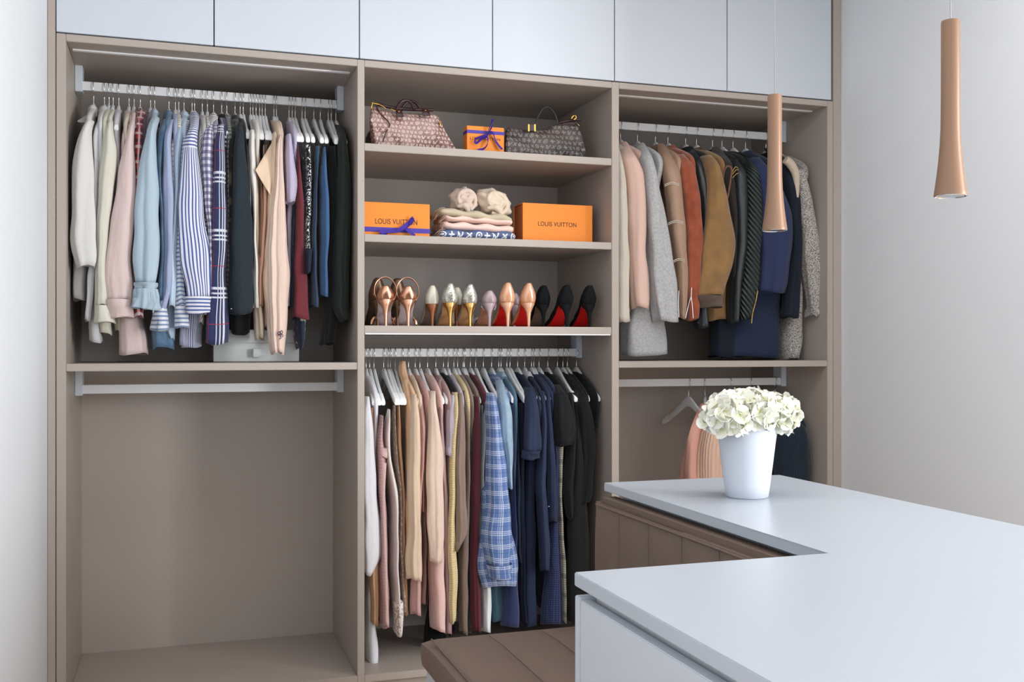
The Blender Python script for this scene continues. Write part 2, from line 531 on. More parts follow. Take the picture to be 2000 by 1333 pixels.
# ------------------------------------------------------------------ island with bench
ZI, IX0, IXN, IX1, IYN, IYF = .84, .61, 1.091, 1.63, 1.535, 2.53
w = prism('worktop', [(IX0, .3), (IX1, .3), (IX1, IYF), (IXN, IYF), (IXN, IYN), (IX0, IYN)], ZI - .022, ZI, M_top, loc=(1.2, 1.4, ZI - .022))
tag(w, 'L-shaped glossy white worktop on the island carrying the flower pot', 'worktop')
M_recess = panel('recess_grey', 'd2d5dc', .45)
t = thing('island_cabinet', (1.12, .9, 0), 'white drawer cabinet under the near end of the island worktop', 'cabinet', 'island cabinets')
box('cabinet_body', .638, IX1 - .02, .32, IYN - .024, .05, ZI - .022, M_recess, t)
box('side_panel', IX0 + .001, IX1 - .02, IYN - .022, IYN, .05, .803, M_white, t)
box('drawer_front', IX0 + .001, IX0 + .02, .32, IYN - .0235, .44, .8, M_white, t)
box('drawer_front', IX0 + .001, IX0 + .02, .32, IYN - .0235, .06, .436, M_white, t)
box('side_panel', .655, IX1 - .02, .3, .319, .05, .803, M_white, t)
t = thing('island_cabinet', (1.36, 2.0, 0), 'white cabinet behind the tufted brown backrest, under the far worktop', 'cabinet', 'island cabinets')
box('cabinet_body', 1.135, IX1 - .02, IYN + .002, IYF - .02, .05, ZI - .023, M_white, t)
box('plinth', 1.16, IX1 - .05, IYN + .01, IYF - .05, 0, .05, M_dark, t)
t = thing('bench_base', (.82, 2.03, 0), 'white box base under the brown bench seat', 'bench')
box('base_body', .602, 1.05, IYN + .004, IYF - .012, .0, .402, M_white, t)
def puff(name, x0, x1, y0, y1, z0, z1, axis, amt, mat, parent, edge=.0, crown=None):
    """Padded panel: a rounded block whose face along axis bulges between its seams."""
    bm = bmesh.new()
    bmesh.ops.create_cube(bm, size=1)
    bmesh.ops.subdivide_edges(bm, edges=list(bm.edges), cuts=7, use_grid_fill=True)
    c = Vector(((x0 + x1) / 2, (y0 + y1) / 2, (z0 + z1) / 2)); s = Vector((x1 - x0, y1 - y0, z1 - z0))
    for v in bm.verts:
        q = v.co * 2
        e = [1 - abs(q[i]) ** 4 for i in range(3)]
        p = Vector([c[i] + v.co[i] * s[i] for i in range(3)])
        oth = [i for i in range(3) if i != abs(axis) - 1]
        g = (e[oth[0]] * e[oth[1]])
        sg = 1 if axis > 0 else -1
        i = abs(axis) - 1
        if q[i] * sg > -.5:
            p[i] += sg * amt * (g - 1) * (q[i] * sg + .5) / 1.5
        for i2 in oth:
            o3 = [k for k in range(3) if k != i2]
            if abs(q[i2]) > .99:
                p[i2] -= math.copysign(edge * (1 - e[o3[0]] * e[o3[1]]), q[i2])
        v.co = crown(p) if crown else p
    return bm_obj(name, bm, mat, parent, None, True)
t = thing('seat_cushion', (.82, 2.03, .402), 'brown leather bench seat cushion with stitched channels', 'cushion')
ex = [.592, .762, .905, 1.049]
def seat_crown(p):
    gy = abs((p.y - (IYN + IYF) / 2) / ((IYF - IYN) / 2))
    h = max(0, (p.z - .403) / .083)
    p.z -= h * .012 * gy ** 12
    d = max(0, 1 - (p.x - .592) / .045)
    p.z -= h * .009 * d * d
    p.x -= .005 * math.sin(math.pi * min(1, max(0, (p.z - .395) / .08))) * d
    return p
for a, b in zip(ex, ex[1:]):
    puff('cushion_panel', a + .0008, b - .0008, IYN + .006, IYF - .008, .403, .486, 3, .013, M_leather, t, 0, seat_crown)
tube('piping', [(.607, IYF - .045, .4755), (.606, 2.3, .4775), (.606, 1.8, .4775), (.607, IYN + .045, .4755)], .0024, M_leather, t, 6)
t = thing('backrest_cushion', (1.09, 2.03, .484), 'upright brown leather backrest with vertical channels below the worktop', 'cushion')
ey = [1.542, 1.705, 1.873, 2.038, 2.206, 2.376, 2.526]
for a, b in zip(ey, ey[1:]):
    puff('cushion_panel', 1.050, 1.128, a + .0008, b - .0008, .486, .792, -1, .015, M_leather, t)
tube('piping', [(1.060, IYF - .018, .786), (1.060, 2.0, .787), (1.060, 1.545, .786)], .003, M_leather, t, 6)
box('top_roll', 1.060, 1.126, 1.545, IYF - .014, .772, .806, M_leather, t, .014)

# ------------------------------------------------------------------ pendants
M_cord = plain('cord', '9a9a98', .5)
M_lens = plain('reflector', 'e6e6e6', .25, .6)
PX, PL = 1.355, .322
for (py, lab) in ((2.123, 'copper trumpet pendant lamp hanging in front of the jackets'), (1.541, 'copper trumpet pendant lamp hanging in front of the bare right wall')):
    zb = 1.479
    t = thing('pendant_lamp', (PX, py, zb), lab, 'lamp', 'pendant lamps')
    prof = [(.0265, .006), (.0278, .001), (.029, .0), (.0293, .002)] + [(r, q * PL) for q, r in ((.02, .0286), (.06, .0268), (.12, .0242), (.2, .0213), (.3, .0186), (.4, .0172), (.55, .0168), (.985, .0168))] + [(.0160, PL), (.004, PL + .001)]
    lathe('shade', prof, (PX, py, zb), M_copper, t)
    lathe('reflector', [(.0262, .003), (.022, .012), (.016, .016), (.01, .0165)], (PX, py, zb), M_lens, t, 32)
    lathe('trim_ring', [(.0265, .0005), (.0275, -.001), (.029, .0005), (.0275, .002)], (PX, py, zb), M_chrome, t, 32)
    tube('cord', [(PX, py, zb + PL), (PX, py, 2.3), (PX, py, 2.745)], .0011, M_cord, t, 6, 1)
    lathe('ceiling_rose', [(.05, 0), (.05, .02), (.045, .024)], (PX, py, 2.736), M_white, t)

# ------------------------------------------------------------------ flower pot
VY = 2.18
VX = wx(1459, VY)
M_pot = plain('pot_white', 'ccd2dc', .42, spec=.4)
t = thing('flower_pot', (VX, VY, ZI), 'tapered white pot full of hydrangeas on the worktop', 'pot')
lathe('pot_body', [(.02, .0), (.047, .0), (.0505, .003), (.0545, .03), (.0608, .08), (.0675, .135), (.0722, .168), (.0722, .1705), (.0705, .172), (.0685, .170), (.064, .13), (.05, .09), (.01, .085)], (VX, VY, ZI), M_pot, t, 64)
lathe('soil', [(.064, .135), (.03, .14), (.004, .141)], (VX, VY, ZI), plain('moss', '6f7a4a', .9, grain=.3), t)
def petal_mat():
    t = NT('hydrangea_petal')
    uvn = t.n('ShaderNodeUVMap'); sp = t.n('ShaderNodeSeparateXYZ'); t.t.links.new(uvn.outputs[0], sp.inputs[0])
    t.set(t.b.inputs['Base Color'], t.mix(t.ramp(sp.outputs[0], 0., .8), srgb('c8cc90'), srgb('efeee4')))
    t.b.inputs['Roughness'].default_value = .6
    return t.m
M_petal = petal_mat()
M_stem = plain('flower_stem', '8fa05a', .6)
def floret_mesh(seed):
    R = random.Random(seed)
    vs, fs, uv = [], [], []
    for p in range(4):
        a0 = p * math.pi / 2 + R.uniform(-.15, .15)
        ca, sa = math.cos(a0), math.sin(a0)
        cup = R.uniform(.15, .5); tw = R.uniform(-.4, .4)
        o = len(vs)
        L, W = .0245, .0165
        prof = ((.04, .12), (.3, .75), (.62, 1.), (.88, .72), (1.0, .2))
        for (l, wd) in prof:
            for s in (-1, -.5, 0, .5, 1):
                x = l * L; y = s * wd * W
                z = cup * L * l * l * .9 + .0035 * abs(s) * (1 if wd > .5 else 0) * math.sin(3 * l + s * 2 + seed) + tw * y * l + (p % 2) * .0012
                vs.append((x * ca - y * sa, x * sa + y * ca, z))
        for i in range(4):
            for j in range(4):
                q = (o + i * 5 + j, o + i * 5 + j + 1, o + (i + 1) * 5 + j + 1, o + (i + 1) * 5 + j)
                fs.append(q); uv.append(tuple((prof[(v - o) // 5][0], .5) for v in q))
    me = bpy.data.meshes.new('floret')
    me.from_pydata(vs, [], fs)
    ul = me.uv_layers.new(name='UVMap'); ul.data.foreach_set('uv', [c for f in uv for q in f for c in q])
    me.materials.append(M_petal)
    me.polygons.foreach_set('use_smooth', [True] * len(me.polygons))
    return me
fm = [floret_mesh(i) for i in range(6)]
heads = [((-.058, -.022, .195), .062, 'white hydrangea head leaning over the left rim of the pot'),
         ((.005, -.028, .205), .063, 'white hydrangea head at the front middle of the pot'),
         ((.063, -.01, .195), .061, 'white hydrangea head spilling over the right rim of the pot'),
         ((.0, .04, .2), .062, 'white hydrangea head at the back of the pot')]
R = random.Random(5)
for (hx, hy, hz), hr, lab in heads:
    hl = Vector((VX + hx, VY + hy, ZI + hz))
    t = thing('hydrangea', hl, lab, 'flower', 'hydrangea heads in the pot')
    tube('stem', [hl + Vector((0, 0, -.01)), (VX + hx * .5, VY + hy * .5, ZI + .16), (VX + hx * .2, VY + hy * .2, ZI + .143)], .004, M_stem, t, 6)
    n = 74
    for i in range(n):
        zf = 1 - 1.62 * (i + .5) / n
        a = i * 2.39996 + R.uniform(-.2, .2)
        rr = math.sqrt(max(0, 1 - zf * zf))
        d = Vector((rr * math.cos(a), rr * math.sin(a), zf))
        p = Vector((d.x * hr, d.y * hr, d.z * hr * .82)) * R.uniform(.78, .95)
        o = bpy.data.objects.new('floret', fm[i % 6])
        o.parent = t
        o.location = p
        q = d.to_track_quat('Z', 'Y')
        o.rotation_mode = 'QUATERNION'
        from mathutils import Quaternion
        o.rotation_quaternion = q @ Quaternion((0, 0, 1), R.uniform(0, 6.28)) @ Quaternion((1, 0, 0), R.uniform(-.7, .7))
        sc = R.uniform(.75, 1.05)
        o.scale = (sc, sc, sc)
        link(o)

# ------------------------------------------------------------------ hangers
RY = 3.8                                  # depth of every clothes rail
ARM = [(0, -.022, .022), (.012, -.0235, .0215), (.03, -.032, .018), (.06, -.05, .015), (.1, -.072, .0135), (.15, -.098, .0125), (.18, -.112, .012), (.195, -.118, .0105), (.2, -.12, .006)]
def hanger_meshes():
    st = [(-s, z, h) for s, z, h in ARM[:0:-1]] + list(ARM)
    vs, fs = [], []
    n = 10
    for (y, zc, h) in st:
        for j in range(n):
            a = 2 * math.pi * (j + .5) / n
            c, s = math.cos(a), math.sin(a)
            vs.append((.0063 * math.copysign(abs(c) ** .55, c), y, zc + h * math.copysign(abs(s) ** .7, s)))
    for i in range(len(st) - 1):
        for j in range(n):
            k = (j + 1) % n
            fs.append((i * n + j, i * n + k, (i + 1) * n + k, (i + 1) * n + j))
    fs.append(tuple(range(n))[::-1]); fs.append(tuple((len(st) - 1) * n + j for j in range(n)))
    b = bpy.data.meshes.new('hanger_body'); b.from_pydata(vs, [], fs); b.materials.append(M_hang)
    b.polygons.foreach_set('use_smooth', [True] * len(b.polygons)); b.set_sharp_from_angle(angle=RAD(50))
    pts = [(0, 0, -.004), (0, 0, .02), (0, -.004, .03), (0, -.0125, .042), (0, -.0145, .055), (0, -.0125, .066), (0, -.006, .0735), (0, .002, .0745), (0, .0105, .07), (0, .0145, .06), (0, .0145, .052)]
    v2, f2 = tube_geo(smooth_pts(pts, 3), .0014, 6)
    h = bpy.data.meshes.new('hook'); h.from_pydata([tuple(v) for v in v2], [], f2); h.materials.append(M_chrome)
    h.polygons.foreach_set('use_smooth', [True] * len(h.polygons))
    pads = []
    for sg in (-1, 1):
        v3, f3 = [], []
        for (s, zc, hh) in ((.158, -.1005, .0138), (.165, -.104, .0142), (.196, -.1175, .0125), (.2035, -.121, .008)):
            for j in range(n):
                a = 2 * math.pi * (j + .5) / n
                c, q = math.cos(a), math.sin(a)
                v3.append((.0070 * math.copysign(abs(c) ** .5, c), sg * s, zc + hh * math.copysign(abs(q) ** .6, q)))
        for i in range(3):
            for j in range(n):
                k = (j + 1) % n
                f3.append((i * n + j, i * n + k, (i + 1) * n + k, (i + 1) * n + j))
        f3.append(tuple(range(n))[::-1]); f3.append(tuple(3 * n + j for j in range(n)))
        p = bpy.data.meshes.new('end_pad'); p.from_pydata(v3, [], f3); p.materials.append(M_tip)
        p.polygons.foreach_set('use_smooth', [True] * len(p.polygons)); p.set_sharp_from_angle(angle=RAD(50))
        pads.append(p)
    return b, h, pads
HB, HK, HPAD = hanger_meshes()
def hanger(x, zr, label, group, rot=0., tilt=0.):
    """A hanger on a rail whose top is at height zr."""
    t = thing('clothes_hanger', (x, RY, zr - .0715), label, 'hanger', group)
    t.rotation_euler = (tilt, 0, rot)
    for me, nm in ((HB, 'hanger_body'), (HK, 'hook'), (HPAD[0], 'end_pad'), (HPAD[1], 'end_pad')):
        o = bpy.data.objects.new(nm, me); o.parent = t; link(o)
    return t

# ------------------------------------------------------------------ cloth colours
FB = {}
def F(key, *a, **k):
    FB[key] = fab(key, *a, **k)
F('white', 'cfcecb'); F('white2', 'c9c9cc'); F('ivory', 'cfccbf'); F('cream', 'd4d0be'); F('lilacwhite', 'cac6cc')
F('palepink', 'd8c2bb', rough=.5); F('pink', 'd2bdb9'); F('satinpeach', 'd8cbba', rough=.4)
F('redplaid', 'a83038', [('u', 26, .1, .22, '20242e', .7), ('v', 20, .2, .22, '1c222c', .8), ('v', 20, .6, .2, 'd8c8c8', .8), ('u', 26, .6, .3, 'd6c6c6', .7)])
F('mauvecheck', '5a4a58', [('u', 110, 0, .4, 'a08890', .8), ('v', 110, 0, .35, '303446', .8)])
F('lightdenim', 'a9bcc9', wrinkle=.4); F('middenim', '53708c', spot=('6c89a2', 30, .4, .7)); F('lavblue', '9fa9c4')
F('tanstripe', 'dedad2', [('v', 60, 0, .3, '9a9490', .8)])
F('finestripe', 'c6d2de', [('u', 150, 0, .35, '8fb0d2', .9)])
F('greystripe', 'd6dbe2', [('v', 70, 0, .4, '6a7ea6', .9)])
F('boldstripe', 'd8dae2', [('u', 84, 0, .42, '4c5a96')]); F('boldstripe_h', 'd8dae2', [('v', 84, 0, .42, '4c5a96')])
F('blackdiag', 'd9d5cf', [('e', 62, 0, .3, '3a3640')]); F('blackstripe', 'ebe9e6', [('v', 75, 0, .32, '3c3a44')])
F('gingham', 'd9d7dd', [('u', 44, 0, .5, '4a4a80', .65), ('v', 44, 0, .5, '3c3a70', .65)])
F('tartan', '2c3358', [('u', 4.6, .27, .04, 'd0d3dc', .95), ('u', 4.6, .345, .03, 'd0d3dc', .9), ('u', 4.6, .41, .02, 'd0d3dc', .9), ('v', 5.2, .1, .045, 'd0d3dc', .95), ('v', 5.2, .18, .03, 'd0d3dc', .95), ('v', 5.2, .25, .03, 'd0d3dc', .95), ('v', 5.2, .7, .012, 'a82448'), ('u', 4.6, .55, .012, 'a82448')])
F('greencheck', '39423f', [('u', 60, 0, .4, 'd8d8d4', .7), ('v', 60, 0, .4, '20262a', .7)])
F('camo', '262c2b', spot=('5f5a48', 24, .55, .66)); F('slate', '222c33', sheen=.05); F('black', '121416', sheen=.08); F('black2', '16191a', sheen=.08)
F('beigecream', 'd9c9b0'); F('bronze', '9a7458', [('u', 90, 0, .4, '6e4e3a')], rough=.4); F('coral', 'd3a791'); F('dustypink', 'cdaaa0')
F('beige', 'dcc2a8'); F('blush', 'dac2b4', rough=.7); F('lilac', 'b3acc4'); F('navy', '242c40', sheen=.05); F('navy2', '1d2639', sheen=.05)
F('burgundy', '6b2c34', rough=.9); F('floral', '20283c', spot=('d8d0c6', 40, .60, .66)); F('sequin', '16181c', seq=260); F('blueteal', '2e4862'); F('midblue', '3d5f88')
F('charcoal', '222725', sheen=.05); F('ruffle', 'd9d5cf')
# centre bay
F('sheerwhite', 'dcdde2'); F('rusttan', 'b98468'); F('tan', 'caa07c'); F('mauvesatin', 'b58e8c', [('v', 85, 0, .45, '9a7474', .55)], rough=.35, sheen=0, spec=.5)
F('mauveband', 'c9a8a6', rough=.3, spec=.5)
F('creamsatin', 'e0d7d0', rough=.5, spec=.4); F('lace', 'e2dad4', spot=('a8988c', 110, .5, .56)); F('taupelace', '8a7468', spot=('b09a8a', 90, .5, .6))
F('knitbeige', 'd8c1a8', ribs=('u', 160, .15)); F('knittan', 'd5af8c', wrinkle=.6); F('mauvepink', 'c29a94', rough=.45)
F('blushlace', 'dfbcae', spot=('c89c90', 90, .5, .6)); F('coraltan', 'b98670'); F('cardigan', 'dcc5b4', ribs=('u', 150, .12)); F('cardpink', 'e2bfb8')
F('mauve', 'a88a8a'); F('lilacgrey', 'b7adb8'); F('yellow', 'd2c092', ribs=('v', 120, .25)); F('taupe', '8f7b70', ribs=('u', 170, .35)); F('brown', '79695f')
F('dkgrey', '3b3f44', spot=('5a6068', 120, .5, .6)); F('wine', '5b2731'); F('greyteal', '8a9a9e'); F('palesatin', 'c9d0d2', rough=.4); F('icewhite', 'dfe9ea', rough=.5)
F('blueplaid', '5874a8', [('u', 17, .0, .05, 'cfd8ea', .7), ('u', 17, .1, .04, 'cfd8ea', .65), ('u', 17, .2, .03, 'cfd8ea', .65), ('u', 17, .55, .03, 'dbe2f0', .6), ('v', 21, .0, .06, 'cfd8ea', .7), ('v', 21, .13, .06, 'cfd8ea', .65), ('v', 21, .26, .05, 'dbe2f0', .7), ('v', 21, .6, .05, '3a5690', .6)], wrinkle=.3)
F('denimlight', '8fa9bd', spot=('a0b7c8', 30, .4, .7)); F('denimteal', '4e6e84'); F('royal', '303860'); F('darknavy', '171f33', sheen=.05); F('navytee', '2a344c', sheen=.05); F('navydress', '252f48', sheen=.05); F('navysleeve', '2b374f', sheen=.05)
F('eyelet', '2e3a62', dots=('10152a', 120, .3)); F('glen', 'b9b6aa', [('u', 120, 0, .5, '2c2e30', .45), ('v', 120, 0, .5, '2c2e30', .45), ('v', 14, 0, .25, '3a3a3a', .45), ('u', 14, 0, .25, '3a3a3a', .3)])
# coats
F('coatcream', 'd2ccbe'); F('coatpink', 'dcbcae', wrinkle=.2); F('wool', 'b9babb', spot=('a2a4a6', 160, .4, .7), weave=.3, wrinkle=.2); F('leathertan', 'a58872', rough=.5, sheen=0, spec=.4, weave=.05)
F('suede', '994f36', spot=('834028', 20, .4, .7), sheen=.4); F('leatherblack', '23272a', rough=.38, sheen=0, spec=.5, weave=.03, wrinkle=.5); F('camel', '8f6e44', spot=('7f6040', 14, .4, .7), sheen=.3)
F('ribbrown', '5e5048', ribs=('u', 220, .4)); F('blazer', '2c2622'); F('trim', '7a5244'); F('biker', '232d2b', ribs=('d', 46, .9), rough=.42, sheen=0, spec=.5, wrinkle=.2); F('navycoat', '2a3354', sheen=.1, wrinkle=.15); F('navybody', '222c44', sheen=.1, wrinkle=.15); F('inkcoat', '171e2a', sheen=.05)
F('tweed', '3c3a3c', spot=[('b9b4ae', 330, .46, .54), ('e2ddd6', 500, .56, .62)], weave=.6); F('boucle', 'c9b8a6', weave=.8, wrinkle=.6); F('pinkcoat2', 'd9a594'); F('pleatblush', 'e0bca6', ribs=('u', 60, .5)); F('inkblue', '16212e', [('u', 120, 0, .4, '203040', .6)])

# ------------------------------------------------------------------ garments
def px_rows(rows, zr, yf, half, hang=True, deep=None, ext=0.):
    """Traced outline (row, left, right) at the depth it hangs -> loft rows. The top follows the shoulder from the rail to the front."""
    out = []
    zh = zr - .0715
    for (py, xl, xr) in rows:
        pm = (xl + xr) / 2
        yc = yf
        t = 1.
        if hang:
            for _ in range(3):
                z = wz(pm, py, yc)
                t = max(0., min(1., (zh - .012 - z) / .105))
                yc = (RY - .035) + (yf - (RY - .035)) * t
        z = wz(pm, py, yc)
        hf = .022 + (half - .022) * t if hang else half
        y0, y1 = yc - hf, yc + hf
        if deep:                                   # sleeveless: the piece runs back along the hanger
            q = max(0., min(1., (zh - .12 - z) / .14))
            k = .36 + .64 * max(0., min(1., (zh - .17 - z) / .2)) if xr - xl < 11 else 1.
            xl, xr = pm - (xr - xl) / 2 * k, pm + (xr - xl) / 2 * k
            y0 = yc - .012 - .012 * q; y1 = yc + .012 + deep * q
        out.append((z, wx(xl, yc) - ext, wx(xr, yc) + ext, y0, y1))
    # height must fall steadily
    for i in range(1, len(out)):
        if out[i][0] >= out[i - 1][0] - .002:
            out[i] = (out[i - 1][0] - .002,) + out[i][1:]
    return out
def body_rows(x, zr, hem_px, b, yfb, hw=1., front=3.655):
    zh = zr - .0715
    out = []
    for dz, hy in ((-.02, .022), (-.03, .06), (-.046, .11), (-.068, .158), (-.088, .2), (-.108, .219), (-.145, .221)):
        out.append((zh + dz, x - .0128 * hw, x + .0128 * hw, RY - hy, RY + hy))
    zl = zh - .145
    if b:
        rows = []
        for (py, xl, xr) in b:
            rows.append((wz((xl + xr) / 2, py, yfb), wx(xl, yfb), wx(xr, yfb), yfb - .03, yfb + .1))
        ztop = min(zl - .05, rows[0][0] + .22)
        out.append((ztop, x - .013 * hw, x + .013 * hw, RY - .19, RY + .2))
        out += [r for r in rows if r[0] < ztop - .01]
    else:
        px = CX + FPX * math.tan(math.atan2(x, front) - TH)
        zb = wz(px, hem_px, front)
        out.append((zb + .1, x - .014 * hw, x + .014 * hw, RY - .17, RY + .2))
        out.append((zb, x - .016 * hw, x + .016 * hw, RY - .16, RY + .2))
    return out
SER = [0]
def garment(zr, hook, name, short, label, cat, mat, rows, group, kind='S', cuff=None, cuffmat=None, b=None, bmat=None, hem=None, f=0., collar=None, yoke=None, fold=.09, hw=1., hxoff=0., rot=None, half=.036, hl=None, hroot=True, fb=None, deep=.12):
    SER[0] += 1
    sd = SER[0]
    R = random.Random(sd)
    x = wx(hook, RY)
    m = FB[mat]
    if hroot:
        hanger(x, zr, hl or 'white wooden hanger carrying the ' + short, 'white hangers', rot if rot is not None else R.uniform(-.045, .045))
    yf = 3.6 + f
    t = thing(name, (x, RY, zr - .11), label, cat, group)
    if kind == 'S':
        rr = px_rows(rows, zr, yf, half)
        zs = None
        if yoke: zs = wz((rows[yoke[1]][1] + rows[yoke[1]][2]) / 2, rows[yoke[1]][0], yf)
        loft('sleeve', rr, m, t, seed=sd, fold=fold, freqs=(5, 9, 14) if fold >= .2 else (3, 5, 8), n=64 if fold >= .2 else 44, mats=[m, FB[yoke[0]]] if yoke else None, zsplit=zs)
        px0 = rows[-1][0]
        loft('body', body_rows(x, zr, hem or px0 - 20, b, fb or 3.66 + f * .5, hw), FB[bmat or mat], t, seed=sd + 500, fold=.04, wave=.002, taper=0 if b else .3, n=40, ex=3.2)
    else:
        rr = px_rows(rows, zr, yf, .012, deep=deep)
        loft('body', rr, m, t, seed=sd, fold=fold, taper=.45, n=34, wave=.0015)
        if b:
            rb = px_rows(b, zr, yf + .02, .05, hang=False)
            loft('skirt', rb, FB[bmat or mat], t, seed=sd + 300, fold=fold)
    if cuff:
        loft('cuff', px_rows(cuff, zr, yf, half + .002, hang=False), FB[cuffmat or mat], t, seed=sd, fold=.04, hem=.003, step=.006, top_open=True)
    if collar:
        zh = zr - .0715
        rc = [(zh - .016, x - .013, x + .013, RY - .05, RY + .05), (zh - .03, x - .02, x + .02, RY - .068, RY + .06), (zh - .058, x - .022, x + .022, RY - .1, RY + .09)]
        loft('collar', rc, FB[collar], t, seed=sd + 90, fold=.05, hem=.004, step=.006, hollow=.02)
    return t

ZU, ZM, ZL = 2.112, 1.197, 1.073
GL, GC, GR, GB = 'clothes on the upper left rail', 'clothes on the middle rail', 'coats on the upper right rail', 'clothes on the lower right rail'
def L(hook, name, short, label, cat, mat, rows, **k): return garment(ZU, hook, name, short, label, cat, mat, rows, GL, **k)
g1 = L(183, 'blouse', 'white rolled-sleeve blouse', 'white collared blouse with rolled sleeve, leftmost on the shirt rail', 'blouse', 'white', [(238,168,184),(252,160,178),(270,152,180),(330,141,183),(400,138,185),(460,137,186),(490,140,190),(510,145,192),(522,149,187)], b=[(500,138,172),(560,138,170),(585,140,169)], f=-.03, collar='white')
L(204, 'blouse', 'long plain white blouse', 'plain white long blouse, second from the left panel', 'blouse', 'white2', [(226,199,208),(245,187,201),(270,181,197),(330,183,194),(400,184,192),(480,182,193),(540,168,185),(626,166,180)], b=[(560,170,198),(640,170,198),(668,170,199)], collar='white', f=.015)
L(213, 'blouse', 'cream silky blouse', 'cream silky blouse squeezed between white and ivory blouses', 'blouse', 'cream', [(240,203,211),(280,194,212),(340,189,212),(420,187,212),(500,186,212),(560,186,214),(610,190,216)], b=[(560,190,216),(620,191,218),(653,192,221)], f=.02)
L(221, 'blouse', 'ivory blouse', 'ivory long-sleeved blouse with a wide soft cuff', 'blouse', 'ivory', [(238,210,221),(262,206,222),(290,204,229),(330,197,229),(370,193,223),(430,190,214),(500,190,211),(560,187,211),(598,186,212)], cuff=[(597,184,214),(631,184,229)], f=-.012)
L(232, 'blouse', 'lilac-white blouse', 'lilac-white thin blouse behind the ivory one', 'blouse', 'lilacwhite', [(240,225,235),(270,223,235),(330,228,236),(420,226,233),(600,217,230)], f=.03)
L(252, 'blouse', 'pale pink satin blouse', 'pale pink satin blouse left of the pink shirt', 'blouse', 'palepink', [(232,244,252),(270,238,248),(330,235,246),(420,229,241),(520,221,240),(590,214,240)], b=[(560,218,250),(620,217,254),(648,222,252)], bmat='satinpeach', f=.02)
L(262, 'shirt', 'powder-pink shirt', 'powder-pink shirt with button cuff and long flared tail', 'shirt', 'pink', [(222,257,265),(250,252,264),(285,244,261),(327,233,265),(390,222,265),(460,213,258),(515,204,257),(542,199,257),(587,208,257)], cuff=[(585,207,258),(621,210,260)], b=[(560,238,270),(620,233,278),(660,229,285),(692,228,289)], f=-.025)
L(274, 'shirt', 'red plaid shirt', 'red and black plaid flannel shirt', 'shirt', 'redplaid', [(217,268,284),(240,265,281),(265,261,280),(300,262,277),(345,263,274),(400,262,270),(600,258,281),(620,259,281)], collar='redplaid', f=.0)
L(294, 'shirt', 'small mauve check shirt', 'dark mauve small-check shirt beside the red plaid', 'shirt', 'mauvecheck', [(226,284,292),(250,278,291),(272,277,286),(400,272,286),(600,270,284)], f=.02)
g10 = L(302, 'blouse', 'pale denim-blue blouse', 'pale denim-blue blouse with a ruffled cuff', 'blouse', 'lightdenim', [(232,296,312),(243,291,309),(264,285,303),(306,274,306),(369,267,310),(434,259,312),(510,259,313),(554,263,308)], cuff=[(553,261,309),(566,261,308)], collar='lightdenim', f=-.045, half=.045)
L(330, 'shirt', 'mid-blue denim shirt', 'mid-blue denim shirt with faded hem', 'shirt', 'middenim', [(236,318,332),(260,309,328),(285,307,322),(330,307,317),(400,310,320),(460,312,322),(520,312,325),(588,300,325)], b=[(560,298,328),(645,294,340),(681,295,340)], collar='middenim', f=.01)
L(342.5, 'shirt', 'lavender-blue shirt', 'smooth lavender-blue shirt right of the denim shirt', 'shirt', 'lavblue', [(237,330,341),(262,322,336),(285,320,334),(369,316,340),(460,318,342),(500,318,340),(569,314,334),(605,303,328)], cuff=[(603,300,326),(646,291,332)], cuffmat='greystripe', f=-.01)
L(349, 'shirt', 'tan-striped white shirt', 'white shirt with faint tan stripes, mostly hidden', 'shirt', 'tanstripe', [(240,344,352),(285,333,342),(340,335,343),(600,333,348)], f=.02)
L(359.5, 'shirt', 'fine pale blue striped shirt', 'pale blue pinstripe shirt with pointed hem', 'shirt', 'finestripe', [(234,348,362),(262,344,357),(300,339,355),(369,339,352),(434,335,348),(500,328,348),(560,328,346),(600,326,343)], b=[(500,326,346),(600,322,343),(650,322,343),(664,332,341)], collar='finestripe', f=.002)
L(375, 'shirt', 'grey-blue striped shirt', 'white shirt with wide grey-blue stripes and horizontal striped cuff', 'shirt', 'greystripe', [(238,362,371),(275,355,367),(306,354,361),(420,345,354),(560,340,360),(601,341,366)], cuff=[(599,340,367),(641,341,370)], f=.005)
L(380, 'shirt', 'bold navy and white striped shirt', 'bold blue and white vertical striped shirt with cuff', 'shirt', 'boldstripe', [(230,375,389),(255,370,387),(285,358,385),(306,354,388),(369,350,396),(401,344,399),(461,348,407),(515,351,413),(582,362,415)], cuff=[(580,361,416),(613,363,417)], cuffmat='boldstripe_h', b=[(560,356,392),(618,350,394),(677,348,396)], yoke=('boldstripe_h', 2), collar='boldstripe_h', f=-.03)
L(395, 'blouse', 'black diagonal-striped blouse', 'white blouse with black diagonal stripes', 'blouse', 'blackdiag', [(228,392,403),(260,387,400),(282,385,395),(400,390,402),(600,388,400),(632,389,400)], f=.02)
L(405, 'blouse', 'thin black-striped blouse', 'white blouse with thin black stripes left of the gingham', 'blouse', 'blackstripe', [(233,401,410),(264,396,407),(400,398,406),(560,398,406)], f=.02)
L(417, 'shirt', 'navy gingham shirt', 'navy and white gingham shirt with gathered sleeve', 'shirt', 'gingham', [(229,409,426),(264,395,417),(306,390,418),(348,393,418),(390,397,417),(432,402,416),(520,404,416)], yoke=('blackstripe', 0), collar='blackstripe', f=-.01, fold=.16)
L(433, 'shirt', 'navy tartan shirt', 'navy tartan shirt with white and crimson lines', 'shirt', 'tartan', [(246,424,438),(280,417,439),(340,417,441),(407,411,443),(488,412,443),(569,409,441),(612,401,443),(640,396,445),(672,396,443)], collar='black', f=-.02, half=.04)
